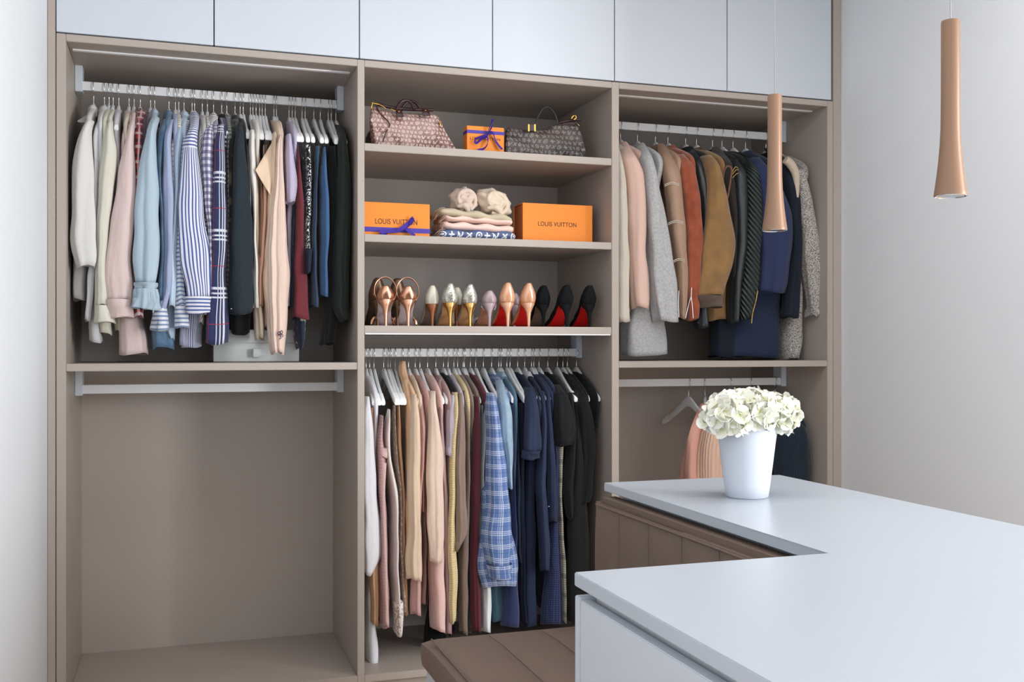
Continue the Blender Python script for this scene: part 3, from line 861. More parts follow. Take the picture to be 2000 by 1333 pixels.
L(443, 'shirt', 'dark green checked shirt', 'dark green checked shirt tucked behind the tartan', 'shirt', 'greencheck', [(246,436,448),(264,441,450),(330,441,448),(600,440,450)], collar='greencheck', f=.02)
L(459, 'shirt', 'dark camouflage shirt', 'dark camouflage-print shirt left of the slate blouse', 'shirt', 'camo', [(236,451,465),(262,444,462),(300,441,458),(360,443,454),(560,445,460)], collar='camo', f=.02)
g23 = L(469, 'blouse', 'slate-black blouse', 'slate-black long-sleeved blouse with studded cuff', 'blouse', 'slate', [(242,464,474),(270,458,476),(306,455,480),(360,452,488),(420,447,492),(488,443,500),(542,443,499),(590,443,496),(613,444,493)], b=[(560,448,488),(613,447,492),(652,450,493)], bmat='black', f=-.025, half=.042)
K = dict(kind='K')
L(475, 'tank_top', 'black narrow tank top', 'narrow black tank top right of the slate blouse', 'top', 'black', [(282,473,480),(340,474,483),(420,476,490),(600,472,492)], f=.03, **K)
L(489, 'camisole', 'white thin-strap camisole', 'white camisole on one thin strap, leftmost bare hanger', 'top', 'ruffle', [(284,480,483),(320,481,485),(360,484,492),(600,488,500)], f=.0, **K)
L(494, 'tank_top', 'white ruffled sleeveless top', 'white sleeveless top with a ruffled armhole', 'top', 'ruffle', [(257,487,497),(290,485,498),(330,486,500),(346,483,501),(372,492,501),(420,494,500),(600,495,505)], f=-.012)
L(500, 'strappy_top', 'cream slip top', 'cream silky slip top with a long white hem', 'top', 'beigecream', [(284,499,503),(340,499,506),(371,495,508),(430,492,510),(488,494,510),(560,492,512),(600,491,516),(655,494,521),(663,499,520)], f=.0, **K)
L(507, 'camisole', 'bronze striped camisole', 'bronze satin camisole with dark stripes among bare hangers', 'top', 'bronze', [(284,503,508),(330,503,511),(400,505,516),(600,502,516)], f=.0, **K)
L(512, 'wrap_top', 'coral pink wrap top', 'coral pink wrap top with pale binding', 'top', 'coral', [(284,513,517),(340,512,520),(380,511,527),(430,506,527),(500,499,522),(545,499,517),(600,497,516)], f=-.005, **K)
L(518, 'camisole', 'dusty pink lace camisole', 'dusty pink camisole left of the beige drape', 'top', 'dustypink', [(284,517,521),(340,517,525),(420,521,531),(560,507,531),(640,515,530)], f=.01, **K)
g31 = L(535, 'cardigan', 'beige waterfall cardigan', 'beige waterfall cardigan with a pointed draped lapel', 'cardigan', 'beige', [(262,532,539),(290,530,541),(340,524,541),(400,521,541),(480,520,541),(540,508,537),(600,514,541),(650,525,546)], f=-.015)
g32 = L(540, 'cardigan', 'blush draped cardigan', 'long blush draped cardigan with small dark embroidery at its tip', 'cardigan', 'blush', [(266,545,552),(285,538,551),(340,536,553),(420,527,557),(488,520,560),(542,520,561),(596,522,561),(640,526,559),(691,531,553)], f=-.035, fold=.26, half=.04, hem=640)
g33 = L(564.5, 't_shirt', 'lilac t-shirt', 'lilac short-sleeved t-shirt right of the blush cardigan', 't-shirt', 'lilac', [(266,558,568),(288,556,572),(324,554,576),(360,552,578),(380,552,577),(396,556,576)], b=[(420,558,574),(500,560,570),(600,560,569)], f=-.02, half=.045)
L(570.5, 'tank_top', 'navy narrow tank top', 'thin navy tank top behind the lilac t-shirt', 'top', 'navy2', [(286,571,577),(350,572,580),(420,570,577),(600,562,571)], f=.02, **K)
L(576.5, 'sweater', 'burgundy knit', 'burgundy sleeveless knit with straight hem', 'sweater', 'burgundy', [(284,578,583),(342,577,591),(407,575,597),(461,573,600),(542,569,607),(622,566,608)], f=.0, **K)
L(590, 'blouse', 'floral print top', 'dark navy floral print top hanging below the burgundy knit', 'top', 'floral', [(284,587,595),(360,588,598),(420,590,599),(560,585,602),(622,575,602),(660,575,600),(681,582,592)], f=.02, **K)
L(596, 'tank_top', 'silver sequin top', 'black tank top covered in silver sequins', 'top', 'sequin', [(284,596,608),(340,597,610),(420,595,610),(490,595,609)], b=[(488,594,608),(535,594,607)], bmat='navy2', f=-.01, **K)
L(613, 'tank_top', 'dark blue tank top', 'dark blue tank top with even hem', 'top', 'blueteal', [(286,616,627),(350,613,623),(420,609,621),(500,608,622),(598,607,624)], f=.0, **K)
L(625.5, 't_shirt', 'mid-blue t-shirt', 'mid-blue soft t-shirt between darker tops', 't-shirt', 'midblue', [(288,628,638),(340,625,641),(380,625,645),(434,624,646),(500,625,645),(578,626,646)], f=-.01, **K)
L(641, 'dress', 'black dress', 'black top with a low navy-black hem', 'dress', 'black', [(286,641,652),(360,640,655),(420,640,660),(500,640,662),(600,632,664),(672,626,656)], f=.02, **K)
L(647, 'tank_top', 'black ribbed tank', 'black ribbed tank second from the right end of the shirt rail', 'top', 'black2', [(286,649,659),(420,652,668),(600,650,672)], f=.01, **K)
L(656, 'sweater', 'charcoal sweater', 'charcoal black sweater, rightmost on the shirt rail', 'sweater', 'charcoal', [(250,657,669),(275,660,677),(310,660,682),(360,658,686),(434,655,686),(520,652,683),(600,648,681),(628,666,681)], f=-.01, half=.04)

def C(hook, name, short, label, cat, mat, rows, **k): return garment(ZM, hook, name, short, label, cat, mat, rows, GC, **k)
C(715, 'blouse', 'white sheer blouse', 'sheer white long blouse, leftmost on the middle rail', 'blouse', 'sheerwhite', [(775,712,720),(818,706,726),(885,705,731),(960,705,736),(997,705,738),(1054,705,743),(1090,706,745),(1105,708,742),(1120,710,730)], b=[(1100,716,724),(1200,716,730),(1250,716,738),(1299,716,736)], f=-.03)
C(722, 'strappy_top', 'rust strap top', 'rust and tan strappy top beside the white blouse', 'top', 'rusttan', [(797,722,730),(860,724,733),(960,724,737),(1105,718,738)], b=[(1090,718,738),(1216,722,738)], bmat='tan', f=.0, **K)
C(730.4, 'camisole', 'tan narrow camisole', 'tan narrow camisole left of the mauve satin one', 'top', 'tan', [(792,731,740),(870,731,741),(950,732,740),(1200,735,745)], f=.02, **K)
C(749.5, 'slip_dress', 'mauve pleated satin dress', 'dusty mauve pleated satin camisole dress', 'dress', 'mauvesatin', [(812,743,751),(856,736,748),(890,735,757),(960,737,756),(997,738,759),(1082,739,762),(1168,739,766),(1225,739,766)], f=-.035, **K)
C(758, 'slip_dress', 'pearl satin dress', 'pearl grey satin slip dress ending in white lace', 'dress', 'creamsatin', [(800,756,764),(850,750,763),(900,752,766),(960,763,780),(1000,764,780),(1080,766,781),(1180,768,784)], b=[(1174,767,785),(1236,769,786)], bmat='lace', f=-.028, **K)
C(762.6, 'camisole', 'taupe lace camisole', 'taupe lace-trimmed camisole between pearl satin and caramel', 'top', 'taupelace', [(792,766,774),(860,767,776),(960,776,786),(1100,778,790),(1195,782,796)], f=.01, **K)
C(772, 'camisole', 'caramel camisole', 'caramel camisole in front of the hooded knit', 'top', 'tan', [(792,773,783),(860,773,785),(960,780,793),(1100,782,796),(1200,787,800)], f=.015, **K)
g8 = C(786, 'sweater', 'tan hooded knit', 'tan knit with its hood bunched over the hanger', 'sweater', 'knittan', [(706,781,791),(722,776,793),(745,783,797),(768,788,801),(800,794,803),(880,793,804),(960,792,801),(1120,790,804)], f=.01, fold=.14)
C(797.7, 'sweater', 'beige knit sweater', 'beige knit sweater with ribbed hem', 'sweater', 'knitbeige', [(770,803,812),(818,801,818),(885,799,821),(960,797,822),(997,798,822),(1054,797,824),(1110,795,826),(1131,795,826)], f=-.03)
C(810.8, 'strappy_top', 'rose satin top', 'rose satin top dropping below the beige sweater', 'top', 'mauvepink', [(770,814,822),(820,816,830),(850,818,831),(890,818,827),(1000,812,822),(1130,803,822),(1199,803,824)], f=.0)
C(820, 'camisole', 'blush lace-strap camisole', 'blush lace-strap camisole left of the peach cardigan', 'top', 'coraltan', [(772,824,834),(830,827,836),(890,822,835),(960,821,834),(997,821,831)], f=.0, **K)
C(835, 'cardigan', 'peach-cream cardigan', 'peach-cream knit cardigan over a pink longline hem', 'cardigan', 'cardigan', [(764,838,849),(795,836,850),(856,835,862),(885,834,866),(960,832,866),(997,832,866),(1054,835,866),(1098,839,864)], b=[(1080,842,866),(1150,844,868),(1232,847,868)], bmat='cardpink', f=-.03, fb=3.6)
C(851.3, 'slip_dress', 'dusky mauve dress', 'dusky mauve strap dress right of the peach cardigan', 'dress', 'mauve', [(738,852,862),(800,853,861),(870,856,867),(1000,862,873),(1120,864,878),(1236,868,883)], f=.01)
C(866, 'dress', 'long black dress', 'long black dress hanging behind the pale knits', 'dress', 'black', [(790,864,873),(850,862,872),(960,858,872),(1050,846,870),(1150,836,872),(1262,824,872)], f=.16)
C(875, 'blouse', 'lilac-grey blouse', 'lilac-grey short-sleeved blouse left of the yellow knit', 'blouse', 'lilacgrey', [(772,876,885),(818,873,888),(850,871,889),(875,869,888),(891,868,882)], b=[(900,872,882),(1000,870,880),(1200,872,884)], f=-.01)
C(886.4, 'sweater', 'yellow knit', 'pale yellow knit cardigan', 'cardigan', 'yellow', [(766,882,892),(800,884,893),(890,877,889),(960,876,887),(1050,874,887),(1110,874,891),(1160,875,890),(1214,878,888)], f=-.015)
C(893.6, 'sweater', 'taupe ribbed sweater', 'taupe ribbed sweater with a slanting cuff', 'sweater', 'taupe', [(768,893,901),(818,891,906),(885,888,908),(960,888,910),(1010,888,913),(1045,889,914),(1060,889,905),(1074,889,895)], f=-.03)
C(904.4, 'cardigan', 'long brown cardigan', 'long grey-brown cardigan right of the taupe sweater', 'cardigan', 'brown', [(763,901,911),(818,905,914),(885,906,915),(960,907,917),(1068,895,915),(1160,896,915),(1235,897,912)], f=-.005)
C(907, 'top', 'speckled grey top', 'speckled dark grey top beside the burgundy one', 'top', 'dkgrey', [(788,913,921),(885,913,921),(960,914,922),(1100,914,925),(1235,912,923)], f=.015, **K)
C(918.6, 'dress', 'wine-red dress', 'deep wine-red long dress', 'dress', 'wine', [(774,925,932),(840,922,936),(885,921,938),(960,919,937),(1050,919,934),(1150,918,936),(1231,920,938)], f=-.005)
C(929, 'strappy_top', 'grey-teal strap top', 'grey-teal strap top right of the wine-red dress', 'top', 'greyteal', [(792,937,944),(885,935,943),(960,933,941),(1150,931,941)], f=.01, **K)
C(944, 'slip_dress', 'ice-white slip dress', 'ice-white satin slip left of the blue plaid shirt', 'dress', 'palesatin', [(786,942,951),(850,941,951),(900,938,948),(960,936,948),(1050,931,946),(1115,930,946)], b=[(1110,933,952),(1142,937,955),(1231,939,961)], bmat='icewhite', f=-.005, **K)
g22 = C(960, 'shirt', 'blue plaid shirt', 'blue plaid shirt with a gathered balloon sleeve', 'shirt', 'blueplaid', [(768,950,962),(795,950,969),(840,951,976),(885,951,985),(960,949,995),(986,946,1000),(1033,942,1003),(1070,942,1004),(1104,949,998)], cuff=[(1101,949,998),(1127,952,999)], b=[(960,940,990),(1050,933,1003),(1110,930,1014),(1146,938,1011)], f=-.055, half=.05, fold=.08, fb=3.56)
C(974, 'shirt', 'light denim shirt', 'light blue denim shirt with stand-up collar', 'shirt', 'denimlight', [(742,968,979),(762,971,985),(784,973,994),(806,975,1000),(862,979,1002),(907,985,1001),(952,991,999)], b=[(1100,958,985),(1212,960,984)], bmat='denimteal', collar='denimlight', f=-.025)
C(978.5, 'slip_dress', 'royal-blue dress', 'royal-blue slip dress below the plaid shirt', 'dress', 'royal', [(792,997,1004),(885,998,1006),(970,999,1007),(1056,1000,1014),(1130,985,1019),(1225,983,1022)], f=-.01, **K)
C(990, 'camisole', 'navy strap camisole', 'navy strap camisole right of the light denim shirt', 'top', 'navy2', [(792,1005,1012),(885,1004,1016),(960,1005,1018),(1100,1010,1023)], f=.01, **K)
C(996, 'dress', 'ink navy dress', 'ink navy strap dress left of the puff-sleeve dress', 'dress', 'darknavy', [(788,1014,1026),(885,1012,1024),(960,1014,1026),(1214,1014,1030)], f=.02, **K)
C(1011, 'dress', 'navy puff-sleeve dress', 'long navy dress with banded elbow sleeve', 'dress', 'navytee', [(757,1026,1035),(788,1027,1049),(817,1025,1052),(862,1022,1054),(882,1023,1053)], cuff=[(880,1021,1054),(896,1021,1053)], b=[(900,1026,1046),(940,1025,1044),(1056,1021,1050),(1126,1022,1052),(1222,1021,1056)], bmat='navydress', f=-.04, half=.045)
C(1024.6, 'blouse', 'white-collared navy blouse', 'navy blouse with a white inner collar', 'blouse', 'navy', [(755,1036,1044),(785,1042,1054),(885,1050,1062),(960,1050,1062)], collar='white2', f=.01)
C(1038, 'cardigan', 'navy long-sleeved cardigan', 'navy cardigan with a long plain sleeve', 'cardigan', 'navysleeve', [(765,1052,1060),(817,1054,1065),(885,1050,1064),(940,1047,1063),(1010,1049,1069),(1060,1051,1071),(1113,1055,1072)], f=-.015)
g31c = C(1042.6, 'shirt', 'navy roll-tab shirt', 'navy shirt with a buttoned roll-tab sleeve', 'shirt', 'navytee', [(765,1062,1070),(817,1064,1076),(885,1066,1082),(940,1068,1084),(970,1069,1087),(1000,1068,1087),(1019,1069,1086)], f=-.02)
C(1052.7, 'dress', 'navy eyelet dress', 'navy eyelet lace dress with flared skirt', 'dress', 'eyelet', [(764,1070,1079),(885,1078,1086),(1021,1072,1090),(1103,1065,1096),(1172,1062,1101),(1217,1058,1103)], f=.0)
C(1070, 't_shirt', 'black wide-sleeved tee', 'black t-shirt with a wide open sleeve', 't-shirt', 'black2', [(752,1079,1090),(772,1081,1105),(817,1082,1119),(850,1082,1119),(870,1086,1114)], f=-.03, half=.045, hem=1180)
C(1088.7, 'trousers', 'glen-check trousers', 'pale glen-check trousers hanging in a narrow strip', 'trousers', 'glen', [(868,1085,1103),(910,1086,1100),(960,1086,1097),(1010,1089,1101),(1080,1093,1104),(1149,1096,1106),(1214,1100,1107)], f=-.012, **K)
C(1099.5, 'cardigan', 'black draped cardigan', 'black cardigan with a pointed draped end', 'cardigan', 'black', [(767,1105,1115),(830,1110,1123),(885,1105,1122),(940,1098,1121),(985,1102,1118),(1012,1108,1114)], f=-.01)
C(1107.9, 'dress', 'long black pleated dress', 'long black dress reaching behind the island', 'dress', 'black2', [(767,1115,1126),(885,1118,1136),(980,1112,1146),(1080,1108,1151),(1214,1108,1151)], f=.0)
C(1125.8, 'top', 'black cap-sleeved top', 'black cap-sleeved top, rightmost on the middle rail', 'top', 'black', [(760,1124,1137),(790,1127,1150),(817,1128,1157),(860,1132,1161),(900,1134,1161),(960,1128,1156),(982,1124,1150)], f=-.01, rot=.05)

def Rr(hook, name, short, label, cat, mat, rows, **k):
    k.setdefault('hw', 1.7); k.setdefault('fold', .06); k.setdefault('half', .045)
    return garment(ZU, hook, name, short, label, cat, mat, rows, GR, **k)
Rr(1192, 'coat', 'cream coat', 'cream coat half hidden by the wardrobe divider', 'coat', 'coatcream', [(290,1194,1206),(320,1196,1212),(360,1198,1219),(420,1198,1223),(512,1199,1226),(628,1201,1228)], f=.0)
Rr(1212, 'coat', 'blush pink coat', 'blush pink wool coat next to the cream one', 'coat', 'coatpink', [(286,1212,1226),(310,1212,1240),(337,1220,1256),(382,1223,1258),(440,1225,1259),(480,1226,1259),(536,1226,1262),(590,1227,1266),(602,1230,1264)], collar='coatpink', f=-.01)
Rr(1245, 'coat', 'light grey wool coat', 'light grey wool coat longer than its neighbours', 'coat', 'wool', [(287,1246,1257),(306,1248,1268),(337,1256,1277),(405,1260,1294),(480,1260,1307),(536,1263,1317),(600,1270,1321),(628,1274,1321)], b=[(480,1232,1276),(600,1222,1300),(640,1214,1306),(694,1211,1314)], collar='wool', f=-.03, half=.05)
g4r = Rr(1280, 'jacket', 'tan leather jacket', 'tan leather jacket with stitched sleeve bands and cuff zip', 'jacket', 'leathertan', [(282,1283,1293),(304,1287,1309),(337,1294,1326),(382,1297,1330),(440,1304,1337),(505,1312,1340),(560,1317,1340),(622,1320,1334)], collar='leathertan', f=.0)
g5r = Rr(1304.6, 'jacket', 'rust suede jacket', 'rust-red suede jacket with a silver cuff zip', 'jacket', 'suede', [(304,1317,1331),(326,1324,1352),(382,1330,1364),(440,1335,1367),(480,1338,1368),(530,1337,1364),(580,1337,1360),(625,1336,1358)], collar='suede', f=-.01, fold=.1)
g6r = Rr(1339, 'jacket', 'black leather jacket', 'black leather jacket between rust suede and olive-brown jackets', 'jacket', 'leatherblack', [(297,1342,1353),(315,1347,1366),(360,1356,1376),(405,1362,1378),(500,1362,1377),(600,1355,1376),(641,1358,1380)], collar='leatherblack', f=.01)
Rr(1360.4, 'jacket', 'olive-brown suede jacket', 'olive-brown suede bomber with a dark ribbed cuff', 'jacket', 'camel', [(306,1369,1383),(324,1380,1399),(360,1383,1410),(405,1380,1422),(440,1376,1430),(480,1370,1434),(520,1365,1430),(560,1361,1416),(579,1360,1409)], cuff=[(578,1359,1409),(601,1361,1408)], cuffmat='ribbrown', b=[(500,1378,1414),(565,1380,1417),(626,1383,1422)], collar='ribbrown', f=-.04, half=.05)
g8r = Rr(1391.5, 'blazer', 'dark brown trimmed blazer', 'dark brown coat with tan-bound armhole and long black hem', 'coat', 'blazer', [(287,1392,1401),(305,1392,1414),(322,1396,1428),(360,1404,1430),(420,1420,1433),(560,1420,1434)], b=[(560,1402,1436),(627,1397,1434),(697,1393,1434)], bmat='inkcoat', collar='blazer', f=.01)
g9r = Rr(1410, 'jacket', 'black jacket with gold zips', 'black leather jacket with gold shoulder zips', 'jacket', 'leatherblack', [(312,1420,1434),(337,1428,1454),(382,1430,1456),(480,1432,1455),(520,1428,1450),(560,1421,1444),(632,1422,1436)], f=-.005)
g10r = Rr(1431.5, 'jacket', 'dark green quilted biker jacket', 'dark green leather biker jacket with ribbed quilted sleeve', 'jacket', 'biker', [(310,1444,1456),(337,1452,1478),(382,1454,1484),(440,1455,1486),(500,1449,1484),(560,1444,1481),(600,1441,1474),(622,1441,1470)], f=-.015)
Rr(1456, 'coat', 'navy wool coat', 'navy wool coat with wide sleeve behind the pendant', 'coat', 'navycoat', [(310,1464,1478),(337,1474,1502),(370,1482,1525),(410,1485,1542),(450,1485,1547),(488,1485,1546),(536,1483,1539),(572,1482,1531)], b=[(540,1462,1528),(600,1440,1528),(656,1430,1528),(698,1422,1529)], bmat='navybody', collar='navycoat', f=-.03, half=.05)
Rr(1496, 'coat', 'ink-black coat', 'ink-black coat between navy and tweed coats', 'coat', 'inkcoat', [(290,1494,1508),(320,1518,1538),(360,1530,1554),(405,1535,1560),(488,1542,1562),(560,1534,1560),(621,1528,1553)], collar='inkcoat', f=-.005)
Rr(1518, 'jacket', 'black and white tweed jacket', 'black and white tweed jacket with cream boucle collar, rightmost', 'jacket', 'tweed', [(334,1546,1562),(349,1552,1569),(382,1556,1579),(430,1559,1589),(480,1562,1598),(536,1567,1606),(594,1575,1615),(605,1577,1612),(618,1578,1586)], b=[(420,1546,1566),(540,1546,1566),(620,1534,1564),(670,1530,1567),(702,1534,1558)], f=-.01, half=.042)
# lower right rail
def Rb(hook, name, short, label, cat, mat, rows, **k):
    k.setdefault('hw', 1.6); k.setdefault('half', .05)
    return garment(ZL, hook, name, short, label, cat, mat, rows, GB, **k)
hanger(wx(1345, RY), ZL, 'empty white wooden hanger turned face-on on the lower right rail', 'white hangers', RAD(4))
Rb(1377, 'coat', 'salmon-pink long coat', 'salmon-pink long coat left of the flower pot', 'coat', 'pinkcoat2', [(788,1366,1379),(813,1354,1377),(832,1346,1376),(865,1338,1374),(930,1336,1370),(1040,1336,1372)], f=.06, kind='K', deep=.09, rot=-.5)
Rb(1425.7, 'dress', 'pleated blush dress', 'pleated blush dress partly behind the flower pot', 'dress', 'pleatblush', [(800,1398,1412),(835,1376,1412),(870,1368,1412),(930,1364,1412),(1040,1362,1412)], f=.02)
Rb(1465, 'jacket', 'grey jacket behind the pot', 'grey jacket almost hidden behind the hydrangeas', 'jacket', 'wool', [(795,1478,1488),(830,1470,1494),(900,1440,1494),(1000,1440,1492)], f=.05)
Rb(1514, 'jacket', 'ink-blue jacket', 'ink-blue fine-striped jacket right of the flower pot', 'jacket', 'inkblue', [(788,1534,1548),(813,1528,1557),(841,1516,1578),(880,1512,1582),(940,1512,1583),(1040,1514,1583)], collar='inkblue', f=.0)

# ------------------------------------------------------------------ details on single garments
def px_tube(name, pts, Y, r, mat, parent, n=6, k=4, flat=None):
    return tube(name, [at(x, y, Y) for x, y in pts], r, mat, parent, n, k, flat)
def cloth_patch(name, quad, bulge, mat, parent, thick=.003, n=8):
    """Curved piece of cloth spanned by four corner points (a, b, c, d), pushed out by bulge (vector)."""
    a, b, c, d = [Vector(q) for q in quad]
    bv = Vector(bulge)
    vs, fs, uv = [], [], []
    nn = (b - a).cross(d - a).normalized() * thick / 2
    for side in (1, -1):
        for i in range(n + 1):
            for j in range(n + 1):
                u, v = i / n, j / n
                p = (a * (1 - u) + b * u) * (1 - v) + (d * (1 - u) + c * u) * v
                p = p + bv * (4 * u * (1 - u)) ** .7 * (4 * v * (1 - v)) ** .7 + bv * .25 * math.sin(5 * u + 3 * v)
                vs.append(p + nn * side)
    m = (n + 1) * (n + 1)
    sc = (b - a).length; sv = (d - a).length
    def q(i, j): return (i / n * sc, -j / n * sv)
    for i in range(n):
        for j in range(n):
            k = i * (n + 1) + j
            f = (k, k + 1, k + n + 2, k + n + 1)
            fs.append(f); uv.append((q(i, j), q(i, j + 1), q(i + 1, j + 1), q(i + 1, j)))
            fs.append(tuple(x + m for x in f[::-1])); uv.append((q(i + 1, j), q(i + 1, j + 1), q(i, j + 1), q(i, j)))
    edge = [i * (n + 1) for i in range(n + 1)] + [n * (n + 1) + j for j in range(1, n + 1)] + [i * (n + 1) + n for i in range(n - 1, -1, -1)] + [j for j in range(n - 1, 0, -1)]
    for a1, b1 in zip(edge, edge[1:] + edge[:1]):
        fs.append((a1, b1, b1 + m, a1 + m)); uv.append(((0, 0), (.01, 0), (.01, .01), (0, .01)))
    return mesh(name, vs, fs, mat, parent, None, True, uv, angle=60)
cloth_patch('collar_wing', [at(178, 222, 3.74), at(190, 226, 3.72), at(165, 240, 3.68), at(151, 237, 3.68)], (0, -.006, .004), FB['white'], g1, n=8)
loft('ruffle', px_rows([(565,261,308),(585,258,311),(604,254,313)], ZU, 3.555, .046, hang=False), FB['lightdenim'], g10, seed=3, fold=.16, freqs=(9, 13, 17), n=64, step=.005, grow=.2, top_open=True)
tube('cuff_tie', [at(303, 566, 3.5), at(308, 585, 3.495), at(301, 600, 3.49), at(299, 611, 3.492)], .002, FB['lightdenim'], g10)
cloth_patch('lapel', [at(537, 268, 3.6), at(540, 300, 3.575), at(527, 381, 3.545), at(499, 333, 3.545)], (0, -.012, 0), FB['beige'], g31, n=10)
M_thread = plain('dark_thread', '2c1f38', .8)
joined_tubes('embroidery', [[at(x, y, 3.521) for x, y in l] for l in ([(542,652),(545,648),(548,651),(545,654),(542,652)], [(547,650),(550,646),(552,650),(549,653),(547,650)], [(546,655),(549,660),(545,663)], [(549,653),(553,655),(551,659)], [(543,656),(546,653),(550,656)])], .0012, M_thread, g32)
M_stud = plain('stud_silver', 'e0e0e0', .25, 1.)
lathe('stud', [(.0035, 0), (.003, .002), (.001, .003)], at(452, 604, 3.53), M_stud, g23, 12)
# plaid shirt gathers and denim tab
lathe('tab_button', [(.004, 0), (.003, .002), (.001, .0025)], at(1072, 990, 3.535), M_stud, g31c, 12)
md_ = [o for o in bpy.data.objects if o.get('label', '').startswith('dusty mauve pleated')][0]
loft('placket', px_rows([(905,746,755),(960,745,752),(1082,749,756),(1168,751,758),(1224,752,760)], ZM, 3.548, .006, hang=False), FB['mauveband'], md_, seed=2, fold=.03, crease=.0, n=20)
loft('neckband', px_rows([(884,742,757),(893,742,757)], ZM, 3.553, .014, hang=False), FB['mauveband'], md_, seed=2, fold=.03, crease=.0, n=24)
# coat zips and bindings
for pts, g, Y, m in (([(1326,568),(1325,592),(1326,620)], g4r, 3.552, M_chrome), ([(1351,562),(1350,580)], g5r, 3.542, M_chrome), ([(1350,580),(1345,595),(1339,622)], g5r, 3.543, M_chrome), ([(1350,580),(1352,595),(1354,622)], g5r, 3.543, M_chrome),
                     ([(1480,568),(1476,590),(1470,612),(1468,632)], g10r, 3.535, M_gold)):
    px_tube('zip', pts, Y, .0015, m, g)
for yy, xa, xb in ((357, 1296, 1329), (432, 1303, 1337), (506, 1313, 1340)):
    for d in (0, 3):
        px_tube('stitching', [(xa + 2, yy + 4 + d), ((xa + xb) / 2, yy - 1 + d), (xb - 2, yy + 3 + d)], 3.556, .0012, FB['coatcream'], g4r, 5)
for i, (xa, ya, xb, yb) in enumerate(((1430, 336, 1443, 328), (1430, 341, 1448, 334), (1430, 348, 1453, 341))):
    px_tube('zip', [(xa, ya), ((xa + xb) / 2, (ya + yb) / 2 - 6), (xb, yb + 4)], 3.57 - .004 * i, .002, M_gold, g9r)
px_tube('binding', [(1411,366),(1413,340),(1418,327),(1424,325),(1429,331),(1427,350),(1421,388)], 3.553, .0035, FB['trim'], g8r)
tw = [o for o in bpy.data.objects if o.get('label', '').startswith('black and white tweed')][0]
px_tube('fringed_collar', [(1534,312),(1545,322),(1554,340),(1556,360),(1557,386)], 3.56, [.016, .018, .016, .012, .006], FB['boucle'], tw, 12, 5)
zipm = [o for o in bpy.data.objects if o.get('label', '').startswith('black leather jacket between')][0]
for x, y in ((1364, 631), (1374, 636)):
    lathe('snap', [(.004, 0), (.003, .002), (.001, .003)], at(x, y, 3.56), M_stud, zipm, 12)

# ------------------------------------------------------------------ drawer box on the left shelf
M_boxw = panel('box_grey_white', 'd5d8d6', .5)
x0, x1 = wx(417, 3.76), wx(584, 3.76)
t = thing('storage_box', ((x0 + x1) / 2, 3.85, 1.15), 'low white drawer box with square knob on the shelf under the shirts', 'box')
box('box_body', x0, x1, 3.765, 3.98, 1.151, 1.265, M_boxw, t)
box('drawer_front', x0, x1, 3.757, 3.7645, 1.152, 1.216, M_boxw, t)
box('lid_front', x0, x1, 3.757, 3.7645, 1.2185, 1.264, M_boxw, t)
box('knob', wx(493, 3.74), wx(511, 3.74), 3.735, 3.757, wz(502, 698, 3.74), wz(502, 682, 3.74), M_boxw, t, .003)

# ------------------------------------------------------------------ shelf heights
S1, S2, S3 = 1.903, 1.591, 1.277
M_orange = plain('box_orange', 'ef8a2c', .5, spec=.35)
M_orange_d = plain('box_inner', 'b5623a', .6)
M_ink = plain('print_brown', '4a2416', .6)
M_ribbon = plain('ribbon_violet', '43309c', .45, spec=.4)
def lettering(body, xa, xb, zc, y, mat, parent, cap=None):
    cu = bpy.data.curves.new('lettering', 'FONT')
    cu.body = body; cu.size = 1; cu.extrude = .004; cu.space_character = 1.06
    tmp = bpy.data.objects.new('lettering_tmp', cu); link(tmp)
    dg = bpy.context.evaluated_depsgraph_get()
    me = tmp.evaluated_get(dg).to_mesh()
    vs = [v.co.copy() for v in me.vertices]; fs = [tuple(p.vertices) for p in me.polygons]
    tmp.evaluated_get(dg).to_mesh_clear()
    bpy.data.objects.remove(tmp)
    a = min(v.x for v in vs); b = max(v.x for v in vs); lo = min(v.y for v in vs); hi = max(v.y for v in vs)
    s = (xb - xa) / (b - a)
    sy = cap / (hi - lo) if cap else s
    return mesh('lettering', [(xa + (v.x - a) * s, y - .0006 - v.z * .1, zc + (v.y - (lo + hi) / 2) * sy) for v in vs], fs, mat, parent)
BRAND = 'LOUIS VUITTON'
# wide box on the left of shelf two, ribbon round its foot
ya = 3.575
xa, xb = wx(708, ya), wx(839.5, ya)
zt = wz(839, 399.6, ya)
t = thing('gift_box', ((xa + xb) / 2, ya + .08, S2), 'orange box tied low with a violet ribbon, left on the second shelf', 'box', 'orange boxes')
box('box_body', xa, xb, ya, ya + .16, S2, zt, M_orange, t)
lettering(BRAND, wx(733, ya), wx(815, ya), wz(774, 433.5, ya), ya, M_ink, t, .0185)
zc = wz(780, 450, ya)
box('ribbon_band', xa - .0008, xb + .0008, ya - .0012, ya + .161, zc - .0085, zc + .0085, M_ribbon, t, .0005)
for pts, wdt in (([(752,451),(770,452),(782,448),(797,437),(806,426),(803,434),(793,443),(783,449)], .015), ([(756,451),(748,453),(742,455),(748,457),(756,454)], .016), ([(790,445),(797,450),(804,456),(811,461)], .013)):
    ribbon('bow', [at(x, y, ya - .012 - .004 * (i % 3)) for i, (x, y) in enumerate(pts)], wdt, M_ribbon, t, axis=(0, .5, 1))
